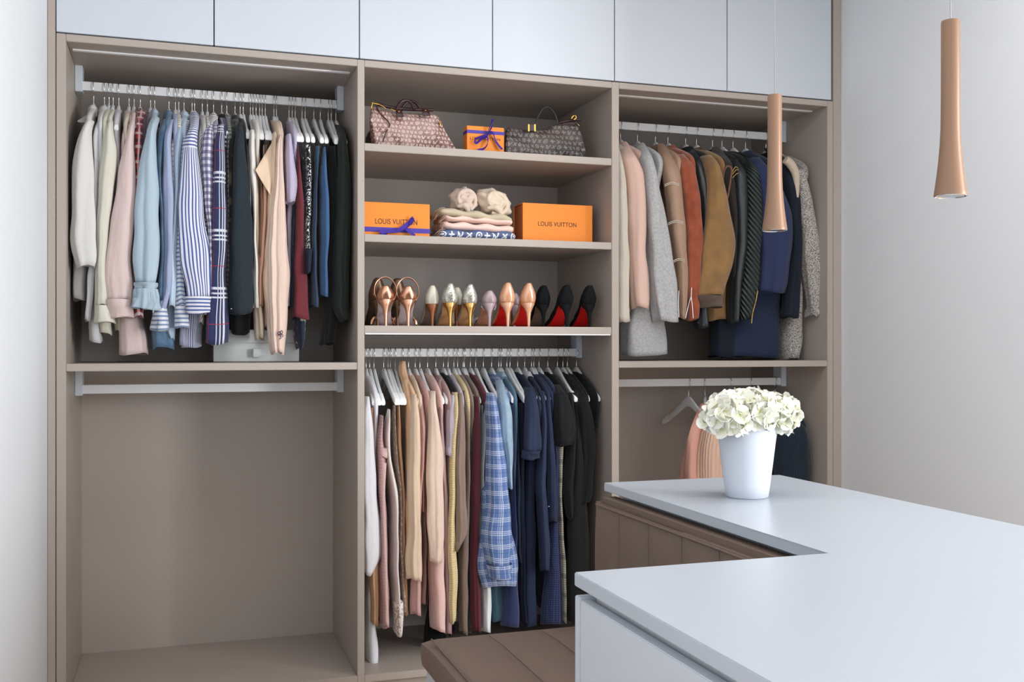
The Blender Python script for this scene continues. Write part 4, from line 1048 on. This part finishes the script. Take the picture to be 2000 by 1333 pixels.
# box on the right of shelf two: a sleeve with a drawer
ya = 3.6
xa, xb = wx(1021, ya), wx(1157, ya)
zt = wz(1021, 396, ya)
t = thing('gift_box', ((xa + xb) / 2, ya + .055, S2), 'orange sleeve box without ribbon, right on the second shelf', 'box', 'orange boxes')
box('sleeve_front', xa, xb, ya, ya + .003, S2, zt, M_orange, t, .0006)
box('sleeve_back', xa, xb, ya + .107, ya + .11, S2, zt, M_orange, t, .0006)
box('sleeve_top', xa, xb, ya + .003, ya + .107, zt - .003, zt, M_orange, t, .0006)
box('sleeve_base', xa, xb, ya + .003, ya + .107, S2, S2 + .003, M_orange, t, .0006)
box('drawer', xa + .003, xb - .002, ya + .004, ya + .106, S2 + .004, zt - .005, M_orange_d, t, .0006)
lettering(BRAND, wx(1051, ya), wx(1125.5, ya), wz(1088, 438.5, ya), ya, M_ink, t, .0165)
# small box on shelf one with a bow
ya = 3.6
xa, xb = wx(912, ya), wx(984.5, ya)
zt = wz(912, 245, ya)
t = thing('gift_box', ((xa + xb) / 2, ya + .04, S1), 'small orange box with a violet bow between the two handbags', 'box', 'orange boxes')
box('box_body', xa, xb, ya, ya + .05, S1, zt, M_orange, t)
lettering(BRAND, wx(918, ya), wx(977, ya), wz(948, 271.5, ya), ya, M_ink, t, .0095)
zc = wz(948, 259, ya)
box('ribbon_band', xa - .0008, xb + .0008, ya - .0012, ya + .0508, zc - .006, zc + .006, M_ribbon, t, .0005)
for pts, wdt in (([(951,265),(955,252),(960,241),(963,234),(961,246),(956,257),(951,266)], .011), ([(951,266),(940,272),(930,280),(929,272),(940,267),(951,264)], .011), ([(951,266),(953,275),(951,284),(944,291),(934,293)], .010), ([(951,265),(958,258),(964,262),(967,273),(973,283),(981,292)], .011)):
    ribbon('bow', [at(x, y, ya - .01 - .004 * (i % 3)) for i, (x, y) in enumerate(pts)], wdt, M_ribbon, t, axis=(.3, .6, .8))

# ------------------------------------------------------------------ handbags
M_mono_p = monogram('monogram_rosewood', 'a58780', 'e2d2cc', 62, ('7c544c', 16, .42, .62), .6)
M_mono_d = monogram('monogram_dark', '4d423f', '9a938c', 50, ('30282a', 14, .42, .62), .5, alpha=.6)
M_mono_k = monogram('monogram_brown', '4a4038', '7a7060', 60, None, .6, alpha=.4)
M_trimb = plain('bag_leather', '3a2024', .4, spec=.5)
def xloft(name, st, Y, shelf, mat, parent, n=24, topn=.35, dent=.006, seed=1):
    """Soft bag: stations (column, top row, bottom row or None, half depth) from left to right."""
    R = random.Random(seed)
    p1, p2, p3 = (R.uniform(0, 6) for _ in range(3))
    rows = []
    pts = []
    for (px, tp, bt, hd) in st:
        pts.append((wx(px, Y), wz(px, tp, Y), shelf if bt is None else wz(px, bt, Y), hd))
    out = []
    for i in range(len(pts) - 1):
        k = 4
        for q in range(k):
            t = q / k
            out.append(tuple(pts[i][c] + (pts[i + 1][c] - pts[i][c]) * t for c in range(4)))
    out.append(pts[-1])
    for _ in range(2):
        out = [out[0]] + [tuple((out[i - 1][c] + 2 * out[i][c] + out[i + 1][c]) / 4 for c in range(4)) for i in range(1, len(out) - 1)] + [out[-1]]
    vs, fs = [], []
    for (x, zt, zb, hd) in out:
        zc, hz = (zt + zb) / 2, (zt - zb) / 2
        for j in range(n):
            a = 2 * math.pi * j / n
            c, s = math.cos(a), math.sin(a)
            yy = math.copysign(abs(c) ** .6, c); zz = math.copysign(abs(s) ** .6, s)
            t = (zz + 1) / 2
            d = dent * math.sin(38 * x + 9 * t + p1) * math.sin(math.pi * t) + .5 * dent * math.sin(75 * x - 14 * t + p2)
            vs.append((x + .3 * d, Y + Y * 0 + hd + yy * (hd * (1 - topn * t) + d), max(shelf + .0005, zc + hz * zz)))
    m = len(out)
    for i in range(m - 1):
        for j in range(n):
            k = (j + 1) % n
            fs.append((i * n + j, (i + 1) * n + j, (i + 1) * n + k, i * n + k))
    fs.append(tuple(range(n))); fs.append(tuple((m - 1) * n + j for j in range(n))[::-1])
    return mesh(name, vs, fs, mat, parent, None, True)
Y1 = 3.6
t = thing('handbag', (wx(805, Y1), Y1 + .06, S1), 'rosewood monogram soft bag with short rolled handles, left on the top shelf', 'handbag', 'handbags')
xloft('bag_body', [(726,222,244,.02), (729,207,262,.036), (737,204,None,.05), (750,208,None,.06), (768,213,None,.062), (800,217,None,.062), (845,216,None,.058), (857,220,None,.055), (866,229,None,.05), (872,249,None,.045), (880,269,None,.036), (889,288,None,.02)], Y1, S1, M_mono_p, t, dent=.009)
def pt(lst, dy=0.): return [at(x, y, Y1 + d + dy) for x, y, d in lst]
tube('seam_piping', pt([(735,206,.03), (742,221,.018), (756,235,.008), (761,243,.004), (758,252,.001), (752,263,-.003), (748,278,-.005)]), .0022, M_trimb, t)
tube('handle', pt([(774,216,.016), (777,208,.02), (784,199,.026), (794,196,.028), (803,201,.026), (809,214,.02)]), .0058, M_trimb, t, 10)
tube('handle', pt([(784,216,.09), (788,207,.09), (797,199,.09), (807,198,.09), (815,204,.09), (821,214,.09)]), .0052, M_trimb, t, 10)
tube('zip_band', pt([(738,204,.05), (770,211,.055), (806,214,.055), (846,215,.05)]), .006, M_trimb, t, 8)
for (a, b) in ((777, 219), (829, 217)):
    cloth_patch('handle_tab', [at(a - 4, b - 4, Y1 + .012), at(a + 6, b - 5, Y1 + .012), at(a + 12, b + 9, Y1 + .0), at(a - 4, b + 8, Y1 + .002)], (0, -.004, 0), M_trimb, t, .004, 5)
    lathe('rivet', [(.0045, 0), (.004, .003), (.001, .004)], at(a + 2, b, Y1 - .001), M_gold, t, 12)
tube('zip_pull', pt([(724,200,.04), (730,202,.035), (741,204,.035)]), .0028, M_gold, t)
tube('zip_pull', pt([(728,200,.036), (726,208,.034), (725,212,.034)]), .0024, M_gold, t)
tube('chain', pt([(742,205,.034), (748,208,.032), (754,213,.03)]), .0025, M_gold, t)
tube('chain', pt([(764,213,.02), (771,216,.016), (777,217,.014)]), .0025, M_gold, t)
tube('side_clip', pt([(857,236,.02), (860,242,.018), (859,246,.018)]), .0022, M_gold, t)
t = thing('handbag', (wx(724, 3.78), 3.83, S1), 'dark brown bag peeking out behind the rosewood bag', 'handbag', 'handbags')
xloft('bag_body', [(717,266,None,.02), (722,256,None,.035), (728,248,None,.045), (736,243,None,.05), (748,243,None,.05), (760,250,None,.03)], 3.74, S1, M_mono_k, t, dent=.003, seed=4)
tube('handle', [at(x, y, 3.78) for x, y in ((733,246), (737,238), (745,236), (750,245))], .004, M_trimb, t)
Y1 = 3.6
t = thing('handbag', (wx(1065, Y1), Y1 + .05, S1), 'dark monogram bag with thin arched handle, right on the top shelf', 'handbag', 'handbags')
xloft('bag_body', [(991,262,None,.02), (995,248,None,.035), (1003,247,None,.045), (1030,249,None,.05), (1050,250,None,.05), (1072,248,None,.05), (1090,239,None,.05), (1113,235,None,.048), (1130,234,None,.045), (1136,240,None,.04), (1139,266,None,.036), (1143,296,None,.03)], Y1, S1, M_mono_d, t, dent=.010, seed=7)
tube('handle', pt([(1047,250,.03), (1047,240,.03), (1052,225,.034), (1061,212,.036), (1070,209,.036), (1080,217,.034), (1087,231,.03), (1089,242,.03)]), .003, plain('handle_dark', '2a2c2c', .4), t, 8)
for a in (1034, 1046):
    box('buckle', wx(a - 1.5, Y1), wx(a + 1.5, Y1), Y1 + .006, Y1 + .016, wz(a, 256, Y1), wz(a, 242, Y1), M_gold, t, .001)
box('buckle_plate', wx(1036, Y1), wx(1045, Y1), Y1 + .008, Y1 + .015, wz(1040, 255, Y1), wz(1040, 243, Y1), M_trimb, t, .001)
tube('clasp', pt([(1116,232,.03), (1119,227,.028), (1124,226,.03), (1125,231,.03), (1120,234,.03)]), .0034, M_gold, t)
tube('strap', pt([(996,249,.03), (990,256,.03), (988,270,.028), (989,284,.026)]), .003, M_trimb, t)
tube('zip_band', pt([(1092,240,.05), (1115,235,.05), (1134,234,.045)]), .005, M_trimb, t, 8)
tube('side_clip', pt([(1128,243,.01), (1132,246,.008)]), .002, M_gold, t)

# ------------------------------------------------------------------ folded scarves
F('scarfpink', 'ecccc0', wrinkle=.4); F('scarfolive', 'c3b69c', wrinkle=.5); F('rolltaupe', 'd0bcae', rough=.6, wrinkle=.5); F('rollsand', 'd8c7b2', rough=.6, wrinkle=.5); F('fringe', 'a8917c')
M_shawl = monogram('monogram_navy', '4e5e86', 'e8e8ec', 30, None, .5, alpha=.95)
def slab(name, xa, xb, y0, y1, z0, z1, mat, parent, seed, droop=0.):
    R = random.Random(seed)
    ph = [R.uniform(0, 6) for _ in range(4)]
    n, m = 22, 26
    vs, fs, uv = [], [], []
    for i in range(m + 1):
        t = i / m
        x = xa + (xb - xa) * t
        e = min(1, (1 - abs(2 * t - 1) ** 10)) ** .5 * .9 + .1
        for j in range(n):
            a = 2 * math.pi * j / n
            c, s = math.cos(a), math.sin(a)
            yy = math.copysign(abs(c) ** .45, c); zz = math.copysign(abs(s) ** .75, s)
            hz = (z1 - z0) / 2 * (.75 + .25 * e)
            wv = .0028 * math.sin(9 * t * 2 + ph[0]) + .0016 * math.sin(21 * t + ph[1])
            z = (z0 + z1) / 2 + zz * hz + (wv if zz > -.2 else .3 * wv) - droop * t
            vs.append((x, (y0 + y1) / 2 + yy * (y1 - y0) / 2 * (.9 + .1 * e) + .003 * math.sin(14 * t + ph[2]), max(z, z0 - droop * t)))
    for i in range(m):
        for j in range(n):
            k = (j + 1) % n
            fs.append((i * n + j, (i + 1) * n + j, (i + 1) * n + k, i * n + k))
            ua, ub = xa + (xb - xa) * i / m, xa + (xb - xa) * (i + 1) / m
            va, vb = j / n * .12, (j + 1) / n * .12
            uv.append(((ua, va), (ub, va), (ub, vb), (ua, vb)))
    fs.append(tuple(range(n))); uv.append(tuple((0, 0) for _ in range(n)))
    fs.append(tuple(m * n + j for j in range(n))[::-1]); uv.append(tuple((0, 0) for _ in range(n)))
    return mesh(name, vs, fs, mat, parent, None, True, uv)
YS = 3.57
def zs(y, x=930): return wz(x, y, YS)
zz = [S2 + .0005, zs(448, 950), zs(433, 940), zs(419.5, 935), zs(404, 915)]
def scarf(label, sx, sz, mats, fr=None, droop=0.):
    t = thing('folded_scarf', (wx(930, YS), YS + .1, sz[0]), label, 'scarf', 'folded scarves')
    for k, (za, zb) in enumerate(zip(sz, sz[1:])):
        slab('fold', wx(sx[0] + 3 * k, YS), wx(sx[1] - 2 * k, YS), YS, YS + .2, za, zb, mats, t, k + sx[0], droop)
    if fr:
        R = random.Random(sx[0])
        lines = []
        for q in range(26):
            y = R.uniform(YS + .005, YS + .1)
            x = wx(sx[0] + 4, YS); z = R.uniform(sz[0] + .01, sz[-1] - .002)
            lines.append([(x + .01, y, z), (x - .008, y - .003, z - .002), (x - R.uniform(.014, .026), y, max(S2 + .002, z - R.uniform(.01, .035)))])
        o = joined_tubes('fringe', lines, .0011, FB['fringe'], t, 4, 2)
        o['kind'] = 'stuff'
    return t
scarf('navy folded shawl with white monogram at the bottom of the pile', (861, 1008), [zz[0], zz[1]], M_shawl, True)
scarf('pale pink folded shawl in the middle of the scarf pile', (868, 1004), [zz[1] - .004, zz[2], zz[3] - .003], FB['scarfpink'], True, .008)
scarf('sand-olive folded scarf under the two rolled scarves', (861, 1001), [zz[3] - .006, zz[4] - .002], FB['scarfolive'], True, .02)
def roll(label, cpx, cpy, rx, ry, rz, tilt, mat, seed):
    c = at(cpx, cpy, YS + .07)
    t = thing('rolled_scarf', c - Vector((0, 0, rz)), label, 'scarf', 'rolled scarves')
    vs, fs = [], []
    n, m = 40, 22
    R = random.Random(seed); p = [R.uniform(0, 6) for _ in range(4)]
    rot = Matrix.Rotation(tilt, 3, 'Y')
    for i in range(m + 1):
        th = math.pi * i / m
        for j in range(n):
            ph = 2 * math.pi * j / n
            d = Vector((math.sin(th) * math.cos(ph), math.sin(th) * math.sin(ph), math.cos(th)))
            tw = abs(math.sin(2.5 * ph + 4.2 * th + p[0])) ** .6
            r = .86 + .2 * tw * math.sin(th) ** .5 + .06 * math.sin(5 * d.x * 2 + p[1]) + .05 * math.sin(9 * d.z + 3 * ph + p[2])
            v = rot @ Vector((d.x * rx * r, d.y * ry * r, d.z * rz * r))
            vs.append(c + v)
    for i in range(m):
        for j in range(n):
            k = (j + 1) % n
            fs.append((i * n + j, (i + 1) * n + j, (i + 1) * n + k, i * n + k))
    mesh('roll', vs, fs, mat, t, None, True)
    sp = []
    for q in range(26):
        a = q * .33; rr = 1 - q / 34
        v = rot @ Vector((math.cos(a + p[0]) * rx * .8 * rr, -ry * (.72 + .32 * (1 - rr)), math.sin(a + p[0]) * rz * .85 * rr))
        sp.append(c + v)
    tube('twist', sp, [.006, .009, .008, .006], mat, t, 8, 2, flat=(1, .7))
    tube('knot', [c + rot @ Vector((-.3 * rx, -ry * .8, -.75 * rz)), c + rot @ Vector((.15 * rx, -ry, -.45 * rz)), c + rot @ Vector((.75 * rx, -ry * .7, -.8 * rz))], [.006, .013, .005], mat, t, 8)
roll('taupe-pink rolled scarf on the left top of the pile', 904, 393, .05, .052, .05, .5, FB['rolltaupe'], 2)
roll('sand-beige rolled scarf on the right top of the pile', 963, 397, .068, .052, .05, .45, FB['rollsand'], 6)

# ------------------------------------------------------------------ shoes
def glitter():
    t = NT('glitter_silver')
    vo = t.n('ShaderNodeTexVoronoi'); vo.inputs['Scale'].default_value = 420
    t.t.links.new(t.coord(), vo.inputs['Vector'])
    sc = t.n('ShaderNodeSeparateColor'); t.t.links.new(vo.outputs['Color'], sc.inputs[0])
    t.set(t.b.inputs['Base Color'], t.mix(sc.outputs[0], srgb('8d8a7c'), srgb('f4f3ea')))
    t.b.inputs['Roughness'].default_value = .3; t.b.inputs['Metallic'].default_value = .5
    t.set(t.b.inputs['Normal'], t.bump(sc.outputs[1], .6, .003))
    return t.m
MS = dict(glit=glitter(), nude=plain('patent_nude', 'd9a27e', .12, spec=.6, coat=.6), suede=plain('suede_black', '17181b', .9, spec=.15), cream=plain('leather_cream', 'd2ccbd', .45), rose=plain('rose_gold', 'd8a184', .25, .85),
          mauve=plain('leather_mauve', 'a8949a', .4), bronze=plain('bronze_satin', '6f543f', .35, .5), red=plain('sole_red', 'd8100e', .35), tan=plain('sole_tan', 'cf9a68', .5), sole_p=plain('sole_pink', 'd8c0c4', .4), wood=plain('heel_brown', '8a4a22', .35), dksole=plain('sole_brown', '7a6658', .5), peach=plain('sole_peach', 'c08868', .5), gmet=plain('heel_gold', 'c79a58', .2, .9))
PS = [(0, .090, .011, .070), (.004, .0895, .018, .070), (.014, .0885, .0255, .066), (.03, .086, .028, .056), (.055, .074, .027, .042), (.085, .053, .0245, .033), (.115, .033, .0275, .031), (.14, .015, .0335, .034), (.16, .007, .037, .038), (.185, .004, .0355, .034), (.21, .004, .026, .025), (.228, .006, .013, .015), (.236, .008, .004, .009)]
def pump(px, Y, label, up, sole, heel, sc=1., sandal=False, yaw=-.13, group='high heels on the shoe shelf', name='pump', strap=None):
    X0 = wx(px, Y)
    t = thing(name, (X0, Y, S3), label, 'shoe', group)
    cy, sy = math.cos(yaw), math.sin(yaw)
    def P(x, y, z): return (X0 + (x * cy - y * sy) * sc, Y + (x * sy + y * cy) * sc, S3 + .0006 + z * sc)
    st = [[a + (b - a) * q / 3 for a, b in zip(PS[i], PS[i + 1])] for i in range(len(PS) - 1) for q in range(3)] + [list(PS[-1])]
    def pinch(s, k):
        lo = .42 + .42 * min(1, max(0, s - .004) / .05)
        return lo + (1.03 - lo) * math.sin(min(1, k * 1.35) * math.pi / 2) - .5 * max(0, k - .72)
    n = 26
    vs, fs = [], []
    for (s, z, w, h) in st:
        if sandal: h = .016 if s > .03 else h * .62
        op = 1 if s < .13 else max(0., 1 - (s - .13) / .022)
        if sandal: op = 1 if s < .05 else (1 if s > .2 else max(0., 1 - (s - .15) / .02) if s > .14 else 1)
        for j in range(n):
            q = j / (n - 1)
            if q < .38:                                # left wall, topline to sole
                k = q / .38
                x = -w * (op * .82 + (1 - op) * 0 + (1 - op * .82) * math.sin(k * math.pi / 2) * (1 if op < 1 else 0) + (0 if op < 1 else .2 * math.sin(k * math.pi)))
                if op >= 1: x = -w * pinch(s, k)
                zz2 = h * (1 - k ** (1.0 if op >= 1 else 1.8))
            elif q > .62:
                k = (1 - q) / .38
                x = w * (op * .82 + (1 - op * .82) * math.sin(k * math.pi / 2))
                if op >= 1: x = w * pinch(s, k)
                zz2 = h * (1 - k ** (1.0 if op >= 1 else 1.8))
            else:
                x = w * (q - .5) / .12 * .98; zz2 = 0
            vs.append(P(x, s, z + zz2))
    m = len(st)
    for i in range(m - 1):
        for j in range(n - 1):
            if sandal and .055 < st[i][0] < .14 and (j < 9 or j > 15): continue
            fs.append((i * n + j, (i + 1) * n + j, (i + 1) * n + j + 1, i * n + j + 1))
    fs.append(tuple(range(n)))
    u = mesh('upper', vs, fs, MS[up], t, None, True)
    md = u.modifiers.new('thickness', 'SOLIDIFY'); md.thickness = .0022 * sc; md.offset = 0
    # outsole
    vs, fs = [], []
    so = [r for r in st if r[0] > .012]
    for (s, z, w, h) in so:
        for x, dz in ((-w * .9, -.0008), (-w * .5, -.0034), (0, -.004), (w * .5, -.0034), (w * .9, -.0008), (w * .9, .001), (-w * .9, .001)):
            vs.append(P(x, s, max(0, z + dz)))
    for i in range(len(so) - 1):
        for j in range(7):
            k = (j + 1) % 7
            fs.append((i * 7 + j, i * 7 + k, (i + 1) * 7 + k, (i + 1) * 7 + j))
    fs.append(tuple(range(7))[::-1]); fs.append(tuple((len(so) - 1) * 7 + j for j in range(7)))
    mesh('sole', vs, fs, MS[sole], t, None, True, angle=50)
    # heel
    vs, fs = [], []
    hp = [(.0905, .028, .0262, .026), (.082, .0245, .0238, .0232), (.07, .0195, .0165, .0165), (.054, .016, .0095, .0100), (.035, .0145, .0062, .0066), (.012, .014, .0050, .0054), (0, .014, .0052, .0056)]
    k2 = 16
    for (z, yc, rx, ry) in hp:
        for j in range(k2):
            a = 2 * math.pi * j / k2
            y = yc + ry * math.sin(a)
            zt2 = z
            if z > .072: zt2 = z - max(0, y - .02) * .42
            vs.append(P(rx * math.cos(a), max(.0015, y), zt2))
    for i in range(len(hp) - 1):
        for j in range(k2):
            k = (j + 1) % k2
            fs.append((i * k2 + j, (i + 1) * k2 + j, (i + 1) * k2 + k, i * k2 + k))
    fs.append(tuple(range(k2))); fs.append(tuple((len(hp) - 1) * k2 + j for j in range(k2))[::-1])
    mesh('heel', vs, fs, MS[heel], t, None, True, angle=50)
    if strap:
        r, zc, wd = strap
        ring = []
        for q in range(17):
            a = -2.35 + q / 16 * (4.7 + 3.14 - 3.14)
            ring.append(P(math.sin(a) * r, .03 + .012 * math.cos(a), zc + math.cos(a) * r * 1.25))
        tube('ankle_strap', ring, wd, MS[up], t, 8, 2, flat=(.6, 1.3))
        tube('toe_strap', [P(-.036, .165, .008), P(-.03, .165, .026), P(0, .167, .034), P(.03, .165, .026), P(.036, .165, .008)], .004, MS[up], t, 8, 3, flat=(.5, 2.2))
        lathe('buckle', [(.003, -.004), (.005, 0), (.003, .004)], P(-r * 1.02, .028, zc - .012), MS['rose'] if up == 'rose' else M_chrome, t, 12)
    return t
sd = dict(sandal=True, name='sandal')
pump(754, 3.56, 'rose-gold ankle-strap sandal nearest the left divider', 'rose', 'sole_p', 'rose', strap=(.036, .118, .0026), sc=1.06, **sd)
pump(798, 3.56, 'rose-gold ankle-strap sandal beside the cream pump', 'rose', 'sole_p', 'rose', strap=(.036, .118, .0026), sc=1.06, **sd)
pump(738, 3.68, 'dark bronze pump behind the left rose-gold sandal', 'bronze', 'dksole', 'bronze', sc=1.1)
pump(777, 3.68, 'dark bronze pump behind the gap of the rose-gold sandals', 'bronze', 'dksole', 'bronze', sc=1.1)
pump(845, 3.6, 'cream leather pump with brown heel left of the glitter pumps', 'cream', 'dksole', 'wood', sc=.92)
pump(893, 3.68, 'cream leather pump half hidden behind the left glitter pump', 'cream', 'dksole', 'wood', sc=.92)
pump(880, 3.56, 'silver glitter pump with gold heel, the left of the pair', 'glit', 'tan', 'gmet', sc=.96)
pump(919, 3.56, 'silver glitter pump with gold heel, beside the mauve sandal', 'glit', 'tan', 'gmet', sc=.95)
pump(957, 3.57, 'mauve strappy sandal with peach sole', 'mauve', 'peach', 'mauve', strap=(.026, .085, .0026), sc=.98, **sd)
pump(1006, 3.7, 'mauve strappy sandal hidden behind the nude pumps', 'mauve', 'peach', 'mauve', strap=(.026, .085, .0026), sc=.98, **sd)
pump(993, 3.555, 'nude patent pump with red sole, the left of the pair', 'nude', 'red', 'nude', sc=1.0)
pump(1034, 3.555, 'nude patent pump with red sole, next to the black shoes', 'nude', 'red', 'nude', sc=1.0)
pump(1063, 3.62, 'black suede pump with grey-brown sole behind the nude pump', 'suede', 'dksole', 'suede', sc=.98)
pump(1109, 3.56, 'black suede pump with red sole in the middle of the black shoes', 'suede', 'red', 'suede', sc=.98, yaw=-.06)
pump(1153, 3.56, 'black suede pump with red sole, rightmost shoe', 'suede', 'red', 'suede', sc=.98)
